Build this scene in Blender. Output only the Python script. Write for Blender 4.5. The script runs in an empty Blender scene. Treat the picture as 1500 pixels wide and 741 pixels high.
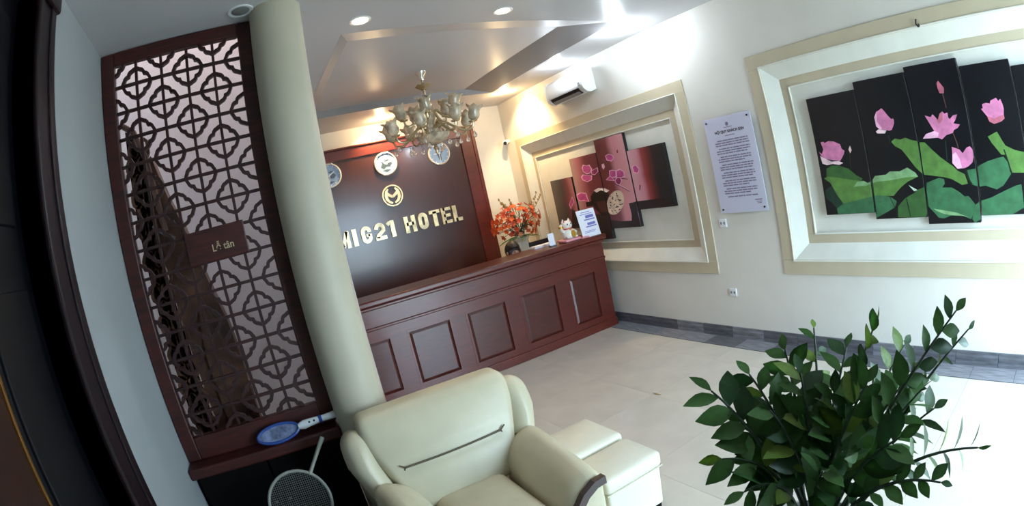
import bpy, bmesh, math, random
from mathutils import Vector, Matrix
PI = math.pi
random.seed(7)
SC = bpy.context.scene
COL = SC.collection

# ---------------------------------------------------------------- camera
def make_camera():
    f_px, yaw, pitch, roll = 774.487, 0.477315571, -0.111908611, -0.219270254
    cy, sy, cp, sp = math.cos(yaw), math.sin(yaw), math.cos(pitch), math.sin(pitch)
    F = Vector((sy*cp, cy*cp, sp)); R = Vector((cy, -sy, 0)); U = R.cross(F)
    c, s = math.cos(roll), math.sin(roll)
    R2 = c*R + s*U; U2 = -s*R + c*U
    cd = bpy.data.cameras.new('camera')
    cd.type = 'PANO'
    cd.panorama_type = 'FISHEYE_EQUISOLID'      # the photograph's wide lens bends straight edges
    cd.fisheye_lens = f_px*36.0/1500.0
    cd.fisheye_fov = math.radians(200)
    cd.sensor_fit = 'HORIZONTAL'
    cd.sensor_width = 36.0
    cd.sensor_height = 36.0*741/1500
    cd.clip_start = 0.02
    o = bpy.data.objects.new('camera', cd); COL.objects.link(o)
    m = Matrix.Identity(4)
    for i, v in enumerate((R2, U2, -F)):
        for j in range(3): m[j][i] = v[j]
    m[0][3], m[1][3], m[2][3] = 0, 0, 1.85
    o.matrix_world = m
    SC.camera = o
make_camera()

# ---------------------------------------------------------------- world, light, exposure
w = bpy.data.worlds.new('daylight'); SC.world = w; w.use_nodes = True
bg = w.node_tree.nodes['Background']
bg.inputs[0].default_value = (0.60, 0.82, 1.0, 1); bg.inputs[1].default_value = 18.0
SC.view_settings.view_transform = 'Standard'
SC.view_settings.look = 'None'
SC.view_settings.gamma = 1.0
SC.view_settings.exposure = 0.12
SC.view_settings.use_curve_mapping = False
SC.cycles.use_denoising = True
SC.cycles.max_bounces = 10
SC.cycles.sample_clamp_indirect = 6.0

def lamp(name, kind, loc, energy, color, parent=None, **kw):
    d = bpy.data.lights.new(name, kind); d.energy = energy; d.color = color
    for k, v in kw.items():
        if k not in ('aim',): setattr(d, k, v)
    o = bpy.data.objects.new(name, d); COL.objects.link(o); o.location = loc
    if 'aim' in kw:
        o.rotation_euler = (Vector(kw['aim'])-Vector(loc)).to_track_quat('-Z', 'Y').to_euler()
    if parent is not None: o.parent = parent
    return o
# daylight enters by the open street entrance in the front wall (behind the camera); this portal only helps sampling
ent = lamp('entrance_portal', 'AREA', (2.95, -1.1, 1.2), 1.0, (1, 1, 1), shape='RECTANGLE', size=1.8, size_y=2.5, aim=(2.95, 3.0, 1.2))
ent.data.cycles.is_portal = True

# ---------------------------------------------------------------- materials
def lin(c):
    c /= 255.0
    return c/12.92 if c <= 0.04045 else ((c+0.055)/1.055)**2.4
def rgb(c): return (lin(c[0]), lin(c[1]), lin(c[2]), 1)
def mat(name, col, rough=0.5, metal=0.0, coat=0.0, var=0.0, vscale=8.0, bump=0.0, bscale=60.0, spec=0.5, trans=0.0, emit=None, estr=0.0,
        grain=None, stretch=(1, 1, 1)):
    m = bpy.data.materials.new(name); m.use_nodes = True
    nt = m.node_tree; b = nt.nodes['Principled BSDF']
    b.inputs['Base Color'].default_value = rgb(col)
    b.inputs['Roughness'].default_value = rough
    b.inputs['Metallic'].default_value = metal
    b.inputs['Coat Weight'].default_value = coat
    b.inputs['Coat Roughness'].default_value = 0.12
    b.inputs['Specular IOR Level'].default_value = spec
    b.inputs['Transmission Weight'].default_value = trans
    if emit:
        b.inputs['Emission Color'].default_value = rgb(emit); b.inputs['Emission Strength'].default_value = estr
    tc = None
    if var or bump:
        tc = nt.nodes.new('ShaderNodeTexCoord'); mp = nt.nodes.new('ShaderNodeMapping')
        mp.inputs['Scale'].default_value = stretch
        nt.links.new(tc.outputs['Object'], mp.inputs['Vector'])
    if var:
        n = nt.nodes.new('ShaderNodeTexNoise'); n.inputs['Scale'].default_value = vscale; n.inputs['Detail'].default_value = 5
        nt.links.new(mp.outputs[0], n.inputs['Vector'])
        r = nt.nodes.new('ShaderNodeValToRGB')
        a = rgb([max(0, x*(1-var)) for x in col]); z = rgb([min(255, x*(1+var)) for x in col])
        if grain: z = rgb(grain)
        r.color_ramp.elements[0].position = 0.3; r.color_ramp.elements[1].position = 0.7
        r.color_ramp.elements[0].color = a; r.color_ramp.elements[1].color = z
        nt.links.new(n.outputs['Fac'], r.inputs['Fac']); nt.links.new(r.outputs['Color'], b.inputs['Base Color'])
    if bump:
        n2 = nt.nodes.new('ShaderNodeTexNoise'); n2.inputs['Scale'].default_value = bscale; n2.inputs['Detail'].default_value = 4
        nt.links.new(mp.outputs[0], n2.inputs['Vector'])
        bp = nt.nodes.new('ShaderNodeBump'); bp.inputs['Strength'].default_value = bump; bp.inputs['Distance'].default_value = 0.01
        nt.links.new(n2.outputs['Fac'], bp.inputs['Height']); nt.links.new(bp.outputs[0], b.inputs['Normal'])
    return m
M = {}
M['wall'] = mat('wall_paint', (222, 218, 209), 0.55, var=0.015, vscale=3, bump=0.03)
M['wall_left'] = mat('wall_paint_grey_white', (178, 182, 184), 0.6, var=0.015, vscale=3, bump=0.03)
M['wall_stair'] = mat('stairwell_paint', (206, 194, 192), 0.6, var=0.015, vscale=3, bump=0.03)
M['ceiling'] = mat('ceiling_paint', (200, 198, 200), 0.42, var=0.01, vscale=2)
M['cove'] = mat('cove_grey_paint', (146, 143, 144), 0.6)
M['beige'] = mat('niche_beige_paint', (196, 184, 158), 0.55, var=0.02, vscale=5)
M['niche'] = mat('niche_white_paint', (226, 226, 216), 0.5, var=0.02, vscale=5)
M['tile'] = mat('floor_tile_cream', (206, 197, 184), 0.16, coat=0.3, var=0.03, vscale=3.5)
M['grout'] = mat('tile_grout', (196, 188, 176), 0.8)
M['slate'] = mat('grey_wood_tile', (94, 94, 100), 0.35, var=0.22, vscale=5, stretch=(9, 1.2, 9), bump=0.05)
M['slate2'] = mat('grey_wood_tile_pale', (124, 124, 130), 0.35, var=0.22, vscale=5, stretch=(9, 1.2, 9), bump=0.05)
M['slate_grout'] = mat('slate_grout', (70, 70, 74), 0.8)
M['column'] = mat('column_paint', (194, 186, 164), 0.5, var=0.02, vscale=4, bump=0.03)
M['mahog'] = mat('mahogany_lacquer', (82, 27, 18), 0.34, coat=0.2, var=0.14, vscale=4, stretch=(1, 1, 14))
M['mahog_h'] = mat('mahogany_lacquer_crosswise', (88, 29, 19), 0.34, coat=0.2, var=0.12, vscale=4, stretch=(1, 14, 14))
M['mahog_panel'] = mat('mahogany_panel', (72, 25, 17), 0.34, coat=0.2, var=0.13, vscale=3, stretch=(3, 3, 16))
M['board'] = mat('dark_brown_board', (60, 30, 25), 0.28, coat=0.25, var=0.05, vscale=2.5, stretch=(6, 6, 1))
M['lattice'] = mat('dark_red_wood', (62, 22, 19), 0.45, var=0.25, vscale=6, stretch=(1, 1, 8))
M['lattice_bar'] = mat('dark_lattice_wood', (48, 19, 18), 0.5, var=0.2, vscale=6)
M['stair'] = mat('dark_stair_wood', (92, 64, 50), 0.5, var=0.4, vscale=5, bump=0.1, bscale=20)
M['black'] = mat('near_black_wood', (9, 7, 7), 0.8, spec=0.15)
M['door_wood'] = mat('door_casing_wood', (28, 11, 16), 0.4, var=0.25, vscale=5, stretch=(1, 1, 8))
M['door_glass'] = mat('navy_door_panel', (5, 6, 14), 0.4)
M['door_brown'] = mat('brown_door_post', (44, 16, 9), 0.4, var=0.2, vscale=5, stretch=(1, 1, 8))
M['brass'] = mat('brass', (190, 140, 80), 0.3, metal=1.0)
M['gold'] = mat('gold_lettering', (218, 196, 156), 0.32, metal=0.4, var=0.22, vscale=9)
M['leather'] = mat('cream_leather', (200, 191, 163), 0.38, var=0.03, vscale=5, bump=0.08, bscale=220)
M['leather_w'] = mat('white_cream_leather', (224, 219, 200), 0.32, var=0.03, vscale=5, bump=0.08, bscale=220)
M['seam'] = mat('dark_seam', (92, 80, 60), 0.7)
M['arm_wood'] = mat('armrest_dark_wood', (52, 26, 22), 0.3, coat=0.4, var=0.2, vscale=5)
M['plastic_w'] = mat('white_plastic', (232, 234, 236), 0.3)
M['plastic_g'] = mat('grey_plastic', (120, 124, 130), 0.4)
M['plastic_k'] = mat('black_plastic', (20, 20, 24), 0.35)
M['blue'] = mat('blue_plastic', (50, 80, 150), 0.35)
M['blue_mesh'] = mat('blue_grey_net', (104, 114, 142), 0.5, var=0.3, vscale=30)
M['silver'] = mat('silver_metal', (190, 190, 186), 0.25, metal=1.0)
M['racket'] = mat('racket_frame_grey', (150, 150, 138), 0.4)
M['string'] = mat('racket_string', (96, 98, 94), 0.6)
M['chrome'] = mat('chrome', (220, 215, 205), 0.12, metal=1.0)
M['abrass'] = mat('antique_gold', (206, 188, 150), 0.25, metal=0.7)
M['shade'] = mat('smoky_glass_shade', (212, 198, 172), 0.16, coat=0.5, var=0.2, vscale=14, trans=0.25)
M['crystal'] = mat('crystal', (250, 246, 244), 0.03, trans=0.85)
M['leaf1'] = mat('leaf_green', (84, 130, 62), 0.42, coat=0.08, var=0.10, vscale=3)
M['leaf2'] = mat('leaf_dark_green', (60, 104, 54), 0.42, coat=0.08, var=0.10, vscale=3)
M['leaf3'] = mat('leaf_fresh_green', (146, 178, 82), 0.42, coat=0.08, var=0.10, vscale=3)
M['stemg'] = mat('plant_stem', (44, 66, 44), 0.5, var=0.2, vscale=20)
M['pot'] = mat('white_ceramic_pot', (226, 224, 216), 0.25)
M['soil'] = mat('soil', (44, 34, 26), 0.9, bump=0.5)
M['orange'] = mat('orange_petal', (216, 92, 30), 0.55, var=0.2, vscale=12)
M['orange2'] = mat('deep_orange_petal', (186, 62, 26), 0.55, var=0.2, vscale=12)
M['orange3'] = mat('pale_orange_petal', (226, 158, 116), 0.55, var=0.2, vscale=12)
M['dry'] = mat('dry_twig', (150, 124, 72), 0.7)
M['vase'] = mat('pale_vase', (216, 220, 210), 0.2, coat=0.4)
M['skin'] = mat('skin', (206, 158, 138), 0.5)
M['hair'] = mat('dark_hair', (46, 32, 29), 0.4, bump=0.3, bscale=120)
M['shirt'] = mat('white_shirt', (220, 220, 224), 0.7)
M['trouser'] = mat('dark_trousers', (30, 30, 36), 0.8)
M['paper'] = mat('white_paper', (236, 236, 244), 0.6)
M['notice'] = mat('pale_acrylic_notice', (206, 206, 226), 0.25)
M['ink'] = mat('grey_ink', (128, 118, 144), 0.7)
M['ink_k'] = mat('black_ink', (26, 26, 34), 0.7)
M['violet'] = mat('violet_print', (120, 116, 186), 0.6)
M['porcelain'] = mat('porcelain', (240, 234, 224), 0.15, coat=0.5)
M['red'] = mat('red_glaze', (196, 40, 44), 0.3)
M['pinkc'] = mat('pink_cushion', (222, 150, 158), 0.6)
M['goldp'] = mat('gold_paint', (206, 160, 60), 0.3, metal=0.5)
M['dial'] = mat('clock_dial_blue', (140, 166, 198), 0.2, coat=0.6)
M['mapland'] = mat('clock_map_land', (66, 84, 100), 0.4)
M['steel'] = mat('clock_rim_steel', (236, 232, 224), 0.25, metal=0.3)
M['lamp_on'] = mat('lit_lamp_lens', (255, 240, 214), 0.4, emit=(255, 226, 180), estr=14.0)
M['lamp_cool'] = mat('lit_cool_lamp_lens', (235, 245, 255), 0.4, emit=(220, 236, 255), estr=16.0)
M['lamp_off'] = mat('unlit_lamp_lens', (120, 122, 118), 0.3)
M['cv_edge'] = mat('canvas_edge_dark', (20, 18, 20), 0.6)
M['cv_black'] = mat('lotus_black', (11, 11, 17), 0.35, var=0.3, vscale=3)
for nm, c in dict(leaf_dark=(22, 50, 38), leaf_mid=(52, 92, 44), leaf_teal=(54, 104, 68), leaf_bright=(84, 124, 58), leaf_light=(122, 160, 112),
                  pale=(190, 210, 190), stem=(16, 34, 20), stem_brown=(96, 66, 62), stem_green=(44, 62, 46), petal_pink=(206, 122, 162), petal_pale=(228, 196, 200),
                  petal_light=(238, 174, 200), petal_dull=(186, 100, 118), dark=(38, 26, 28), black=(14, 10, 11), brown=(70, 30, 28),
                  white=(224, 210, 206), cream=(206, 186, 166), petal_edge=(232, 176, 206), magenta=(188, 74, 136), magenta_dark=(134, 36, 88)).items():
    M['art_'+nm] = mat('paint_'+nm, c, 0.5, var=0.12, vscale=14)
def ramp_mat(name, stops, axis='Y'):
    m = bpy.data.materials.new(name); m.use_nodes = True; nt = m.node_tree; b = nt.nodes['Principled BSDF']
    tc = nt.nodes.new('ShaderNodeTexCoord'); sx = nt.nodes.new('ShaderNodeSeparateXYZ'); nz = nt.nodes.new('ShaderNodeTexNoise')
    nz.inputs['Scale'].default_value = 4
    ad = nt.nodes.new('ShaderNodeMath'); ad.operation = 'MULTIPLY_ADD'; ad.inputs[1].default_value = 0.16
    nt.links.new(tc.outputs['Generated'], sx.inputs[0]); nt.links.new(tc.outputs['Object'], nz.inputs['Vector'])
    nt.links.new(nz.outputs['Fac'], ad.inputs[0]); nt.links.new(sx.outputs[axis], ad.inputs[2])
    r = nt.nodes.new('ShaderNodeValToRGB'); nt.links.new(ad.outputs[0], r.inputs['Fac']); nt.links.new(r.outputs['Color'], b.inputs['Base Color'])
    e = r.color_ramp.elements
    while len(e) < len(stops): e.new(0.5)
    for i, (p, c) in enumerate(stops): e[i].position = p+0.08; e[i].color = rgb(c)
    b.inputs['Roughness'].default_value = 0.4
    return m

# ---------------------------------------------------------------- mesh helpers
ORG = {}
def setmat(faces, i):
    for f in faces: f.material_index = i
def box(bm, x0, x1, y0, y1, z0, z1, mi=0, bev=0.0, seg=2):
    vs = [bm.verts.new((x, y, z)) for x in (x0, x1) for y in (y0, y1) for z in (z0, z1)]
    fs = [bm.faces.new([vs[i] for i in q]) for q in ((0, 1, 3, 2), (4, 6, 7, 5), (0, 4, 5, 1), (2, 3, 7, 6), (0, 2, 6, 4), (1, 5, 7, 3))]
    if bev:
        es = list({e for f in fs for e in f.edges})
        r = bmesh.ops.bevel(bm, geom=es, offset=bev, segments=seg, profile=0.5, affect='EDGES')
        fs = [f for f in bm.faces if all(v in set(r['verts']) | set(v2 for f2 in r['faces'] for v2 in f2.verts) for v in f.verts)] if mi else []
    setmat([f for f in fs if f.is_valid], mi)
    return fs
def prism(bm, pts, fn, t0, t1, mi=0):
    """2D polygon pts, fn(u,v,t)->xyz, extruded between t0 and t1"""
    a = [bm.verts.new(fn(u, v, t0)) for u, v in pts]; b = [bm.verts.new(fn(u, v, t1)) for u, v in pts]
    n = len(pts); fs = [bm.faces.new(a[::-1]), bm.faces.new(b)]
    for i in range(n): fs.append(bm.faces.new((a[i], a[(i+1) % n], b[(i+1) % n], b[i])))
    setmat(fs, mi); return fs
def frame_of(d):
    d = d.normalized(); up = Vector((0, 0, 1)) if abs(d.z) < 0.95 else Vector((1, 0, 0))
    x = d.cross(up).normalized(); return x, x.cross(d).normalized()
def tube(bm, pts, rad, n=8, mi=0, closed=False, cap=True):
    pts = [Vector(p) for p in pts]; N = len(pts); rings = []
    px = None
    for i, p in enumerate(pts):
        if closed: d = pts[(i+1) % N]-pts[i-1]
        else: d = pts[min(i+1, N-1)]-pts[max(i-1, 0)]
        x, y = frame_of(d)
        if px is not None:
            x = (px - px.dot(d.normalized())*d.normalized())
            x = x.normalized() if x.length > 1e-6 else frame_of(d)[0]
            y = x.cross(d.normalized()).normalized()
        px = x
        r = rad[i] if isinstance(rad, (list, tuple)) else rad
        rings.append([bm.verts.new(p + r*(math.cos(2*PI*k/n)*x + math.sin(2*PI*k/n)*y)) for k in range(n)])
    fs = []
    for i in range(N if closed else N-1):
        A, B = rings[i], rings[(i+1) % N]
        for k in range(n): fs.append(bm.faces.new((A[k], A[(k+1) % n], B[(k+1) % n], B[k])))
    if cap and not closed:
        fs.append(bm.faces.new(rings[0][::-1])); fs.append(bm.faces.new(rings[-1]))
    setmat(fs, mi); return fs
def lathe(bm, prof, c=(0, 0, 0), n=20, mi=0, wave=None, cap=True):
    """prof list of (r,z)"""
    rings = []; c = Vector(c)
    for j, (r, z) in enumerate(prof):
        ring = []
        for k in range(n):
            a = 2*PI*k/n; rr, zz = max(r, 1e-4), z
            if wave: rr, zz = wave(j, a, rr, zz)
            ring.append(bm.verts.new(c + Vector((rr*math.cos(a), rr*math.sin(a), zz))))
        rings.append(ring)
    fs = []
    for i in range(len(rings)-1):
        A, B = rings[i], rings[i+1]
        for k in range(n): fs.append(bm.faces.new((A[k], A[(k+1) % n], B[(k+1) % n], B[k])))
    if cap:
        fs.append(bm.faces.new(rings[0][::-1])); fs.append(bm.faces.new(rings[-1]))
    setmat(fs, mi); return fs
def ellipsoid(bm, c, r, n=16, m=10, mi=0, fn=None):
    c = Vector(c); rings = []
    top = bm.verts.new(c+Vector((0, 0, r[2]))); bot = bm.verts.new(c-Vector((0, 0, r[2])))
    for j in range(1, m):
        t = PI*j/m
        rings.append([bm.verts.new(c+Vector((r[0]*math.sin(t)*math.cos(2*PI*k/n), r[1]*math.sin(t)*math.sin(2*PI*k/n), r[2]*math.cos(t)))) for k in range(n)])
    fs = []
    for k in range(n):
        fs.append(bm.faces.new((top, rings[0][k], rings[0][(k+1) % n]))); fs.append(bm.faces.new((bot, rings[-1][(k+1) % n], rings[-1][k])))
    for i in range(m-2):
        for k in range(n): fs.append(bm.faces.new((rings[i][k], rings[i+1][k], rings[i+1][(k+1) % n], rings[i][(k+1) % n])))
    if fn:
        for v in {v for f in fs for v in f.verts}: v.co = fn(v.co)
    setmat(fs, mi); return fs
def softbox(bm, x0, x1, y0, y1, z0, z1, r=0.05, puff=(0, 0, 0), warp=None, n=8, mi=0):
    """rounded, slightly puffed cushion box"""
    lo = Vector((x0, y0, z0)); hi = Vector((x1, y1, z1)); c = (lo+hi)/2; h = (hi-lo)/2
    r = min(r, *h)
    def line(hh):
        k = 4
        e = [-hh + r*(1-math.cos(PI/2*i/k)) for i in range(k)]
        mid = [-hh+r + (2*hh-2*r)*i/n for i in range(n+1)]
        return e + mid + [-x for x in e[::-1]]
    L = [line(h[i]) for i in range(3)]
    cache = {}
    def vert(p):
        key = tuple(round(q, 5) for q in p)
        if key in cache: return cache[key]
        q = Vector(p); inn = Vector([max(-h[i]+r, min(h[i]-r, q[i])) for i in range(3)]); d = q-inn
        if d.length > 1e-7: q = inn + d.normalized()*r
        u = [q[i]/h[i] for i in range(3)]
        for i in range(3):
            if puff[i]:
                o = [j for j in range(3) if j != i]
                q[i] += u[i]*puff[i]*(1-u[o[0]]**2)*(1-u[o[1]]**2)
        q = q + c
        if warp: q = Vector(warp(q))
        cache[key] = bm.verts.new(q); return cache[key]
    fs = []
    for ax in range(3):
        o = [j for j in range(3) if j != ax]
        for sgn in (-1, 1):
            A, B = L[o[0]], L[o[1]]
            for i in range(len(A)-1):
                for j in range(len(B)-1):
                    q = []
                    for a, b in ((A[i], B[j]), (A[i+1], B[j]), (A[i+1], B[j+1]), (A[i], B[j+1])):
                        p = [0, 0, 0]; p[ax] = sgn*h[ax]; p[o[0]] = a; p[o[1]] = b; q.append(vert(p))
                    if len(set(q)) < 3: continue
                    try: fs.append(bm.faces.new(q))
                    except ValueError: pass
    setmat(fs, mi); return fs
def stroke(bm, pts, wd, fn, t0, t1, closed=False, mi=0):
    """thick 2D polyline, mitred, extruded"""
    N = len(pts); P = [Vector(p).to_2d() if len(p) > 2 else Vector(p) for p in pts]; A = []; B = []
    for i in range(N):
        if closed: d0 = (P[i]-P[i-1]).normalized(); d1 = (P[(i+1) % N]-P[i]).normalized()
        else:
            d1 = (P[min(i+1, N-1)]-P[min(i, N-2)]).normalized(); d0 = (P[max(i, 1)]-P[max(i-1, 0)]).normalized()
        t = (d0+d1); t = t.normalized() if t.length > 1e-6 else d1
        nrm = Vector((-t.y, t.x)); k = max(0.5, nrm.dot(Vector((-d1.y, d1.x))))
        w2 = wd[i] if isinstance(wd, (list, tuple)) else wd
        A.append(P[i]+nrm*w2/2/k); B.append(P[i]-nrm*w2/2/k)
    V = [[bm.verts.new(fn(q.x, q.y, t)) for q in S] for S, t in ((A, t0), (B, t0), (A, t1), (B, t1))]
    fs = []
    for i in range(N if closed else N-1):
        j = (i+1) % N
        for a, b in ((0, 1), (2, 3), (0, 2), (1, 3)): fs.append(bm.faces.new((V[a][i], V[a][j], V[b][j], V[b][i])))
    if not closed:
        for i in (0, N-1): fs.append(bm.faces.new((V[0][i], V[1][i], V[3][i], V[2][i])))
    setmat(fs, mi); return fs

def obj(name, bm, m, parent=None, smooth=False, kind=None, label=None, nrm=True):
    me = bpy.data.meshes.new(name)
    if nrm: bmesh.ops.recalc_face_normals(bm, faces=bm.faces)
    org = ORG.get(parent, Vector((0, 0, 0)))
    if org.length: bmesh.ops.translate(bm, verts=bm.verts, vec=-org)
    bm.to_mesh(me); bm.free()
    for x in (m if isinstance(m, (list, tuple)) else [m]): me.materials.append(M[x] if isinstance(x, str) else x)
    if smooth:
        me.polygons.foreach_set('use_smooth', [True]*len(me.polygons))
        try: me.set_sharp_from_angle(angle=math.radians(42))
        except Exception: pass
    o = bpy.data.objects.new(name, me); COL.objects.link(o)
    if parent is not None: o.parent = parent
    ORG[o] = org
    if kind: o['kind'] = kind
    if label: o['label'] = label
    return o
def thing(name, label, cat, loc, group=None):
    o = bpy.data.objects.new(name, None); COL.objects.link(o); o.location = loc
    o.empty_display_size = 0.05
    o['label'] = label; o['category'] = cat
    if group: o['group'] = group
    ORG[o] = Vector(loc); return o
def structure(name, loc=(0, 0, 0)):
    o = bpy.data.objects.new(name, None); COL.objects.link(o); o.location = loc; o['kind'] = 'structure'; ORG[o] = Vector(loc); return o
def copy_tree(src, parent=None):
    c = src.copy(); COL.objects.link(c)
    if parent is not None: c.parent = parent
    for ch in list(src.children): copy_tree(ch, c)
    return c
def inst(src, name, parent, loc=None, M4=None, label=None):
    """another piece sharing src's mesh; loc in the parent's own space"""
    o = bpy.data.objects.new(name, src.data); COL.objects.link(o)
    o.parent = parent
    if M4 is not None: o.matrix_basis = M4
    elif loc is not None: o.location = loc
    ORG[o] = ORG.get(parent, Vector())
    return o
def text_mesh(body, size, shear=0.0, extrude=0.0, bold=0.0):
    cu = bpy.data.curves.new('text', 'FONT'); cu.body = body; cu.size = size; cu.extrude = extrude; cu.offset = bold
    cu.align_x = 'CENTER'; cu.align_y = 'CENTER'; cu.resolution_u = 3
    o = bpy.data.objects.new('text', cu); COL.objects.link(o)
    dg = bpy.context.evaluated_depsgraph_get(); dg.update()
    me = bpy.data.meshes.new_from_object(o.evaluated_get(dg))
    bpy.data.objects.remove(o); bpy.data.curves.remove(cu)
    return me
def add_text(bm, body, size, fn, extrude=0.001, bold=0.0, sx=1.0, mi=0):
    me = text_mesh(body, size, 0, extrude, bold)
    b2 = bmesh.new(); b2.from_mesh(me); bpy.data.meshes.remove(me)
    mp = {v: bm.verts.new(fn(v.co.x*sx, v.co.y, v.co.z)) for v in b2.verts}
    for f in b2.faces:
        try: bm.faces.new([mp[v] for v in f.verts]).material_index = mi
        except ValueError: pass
    b2.free()
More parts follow.
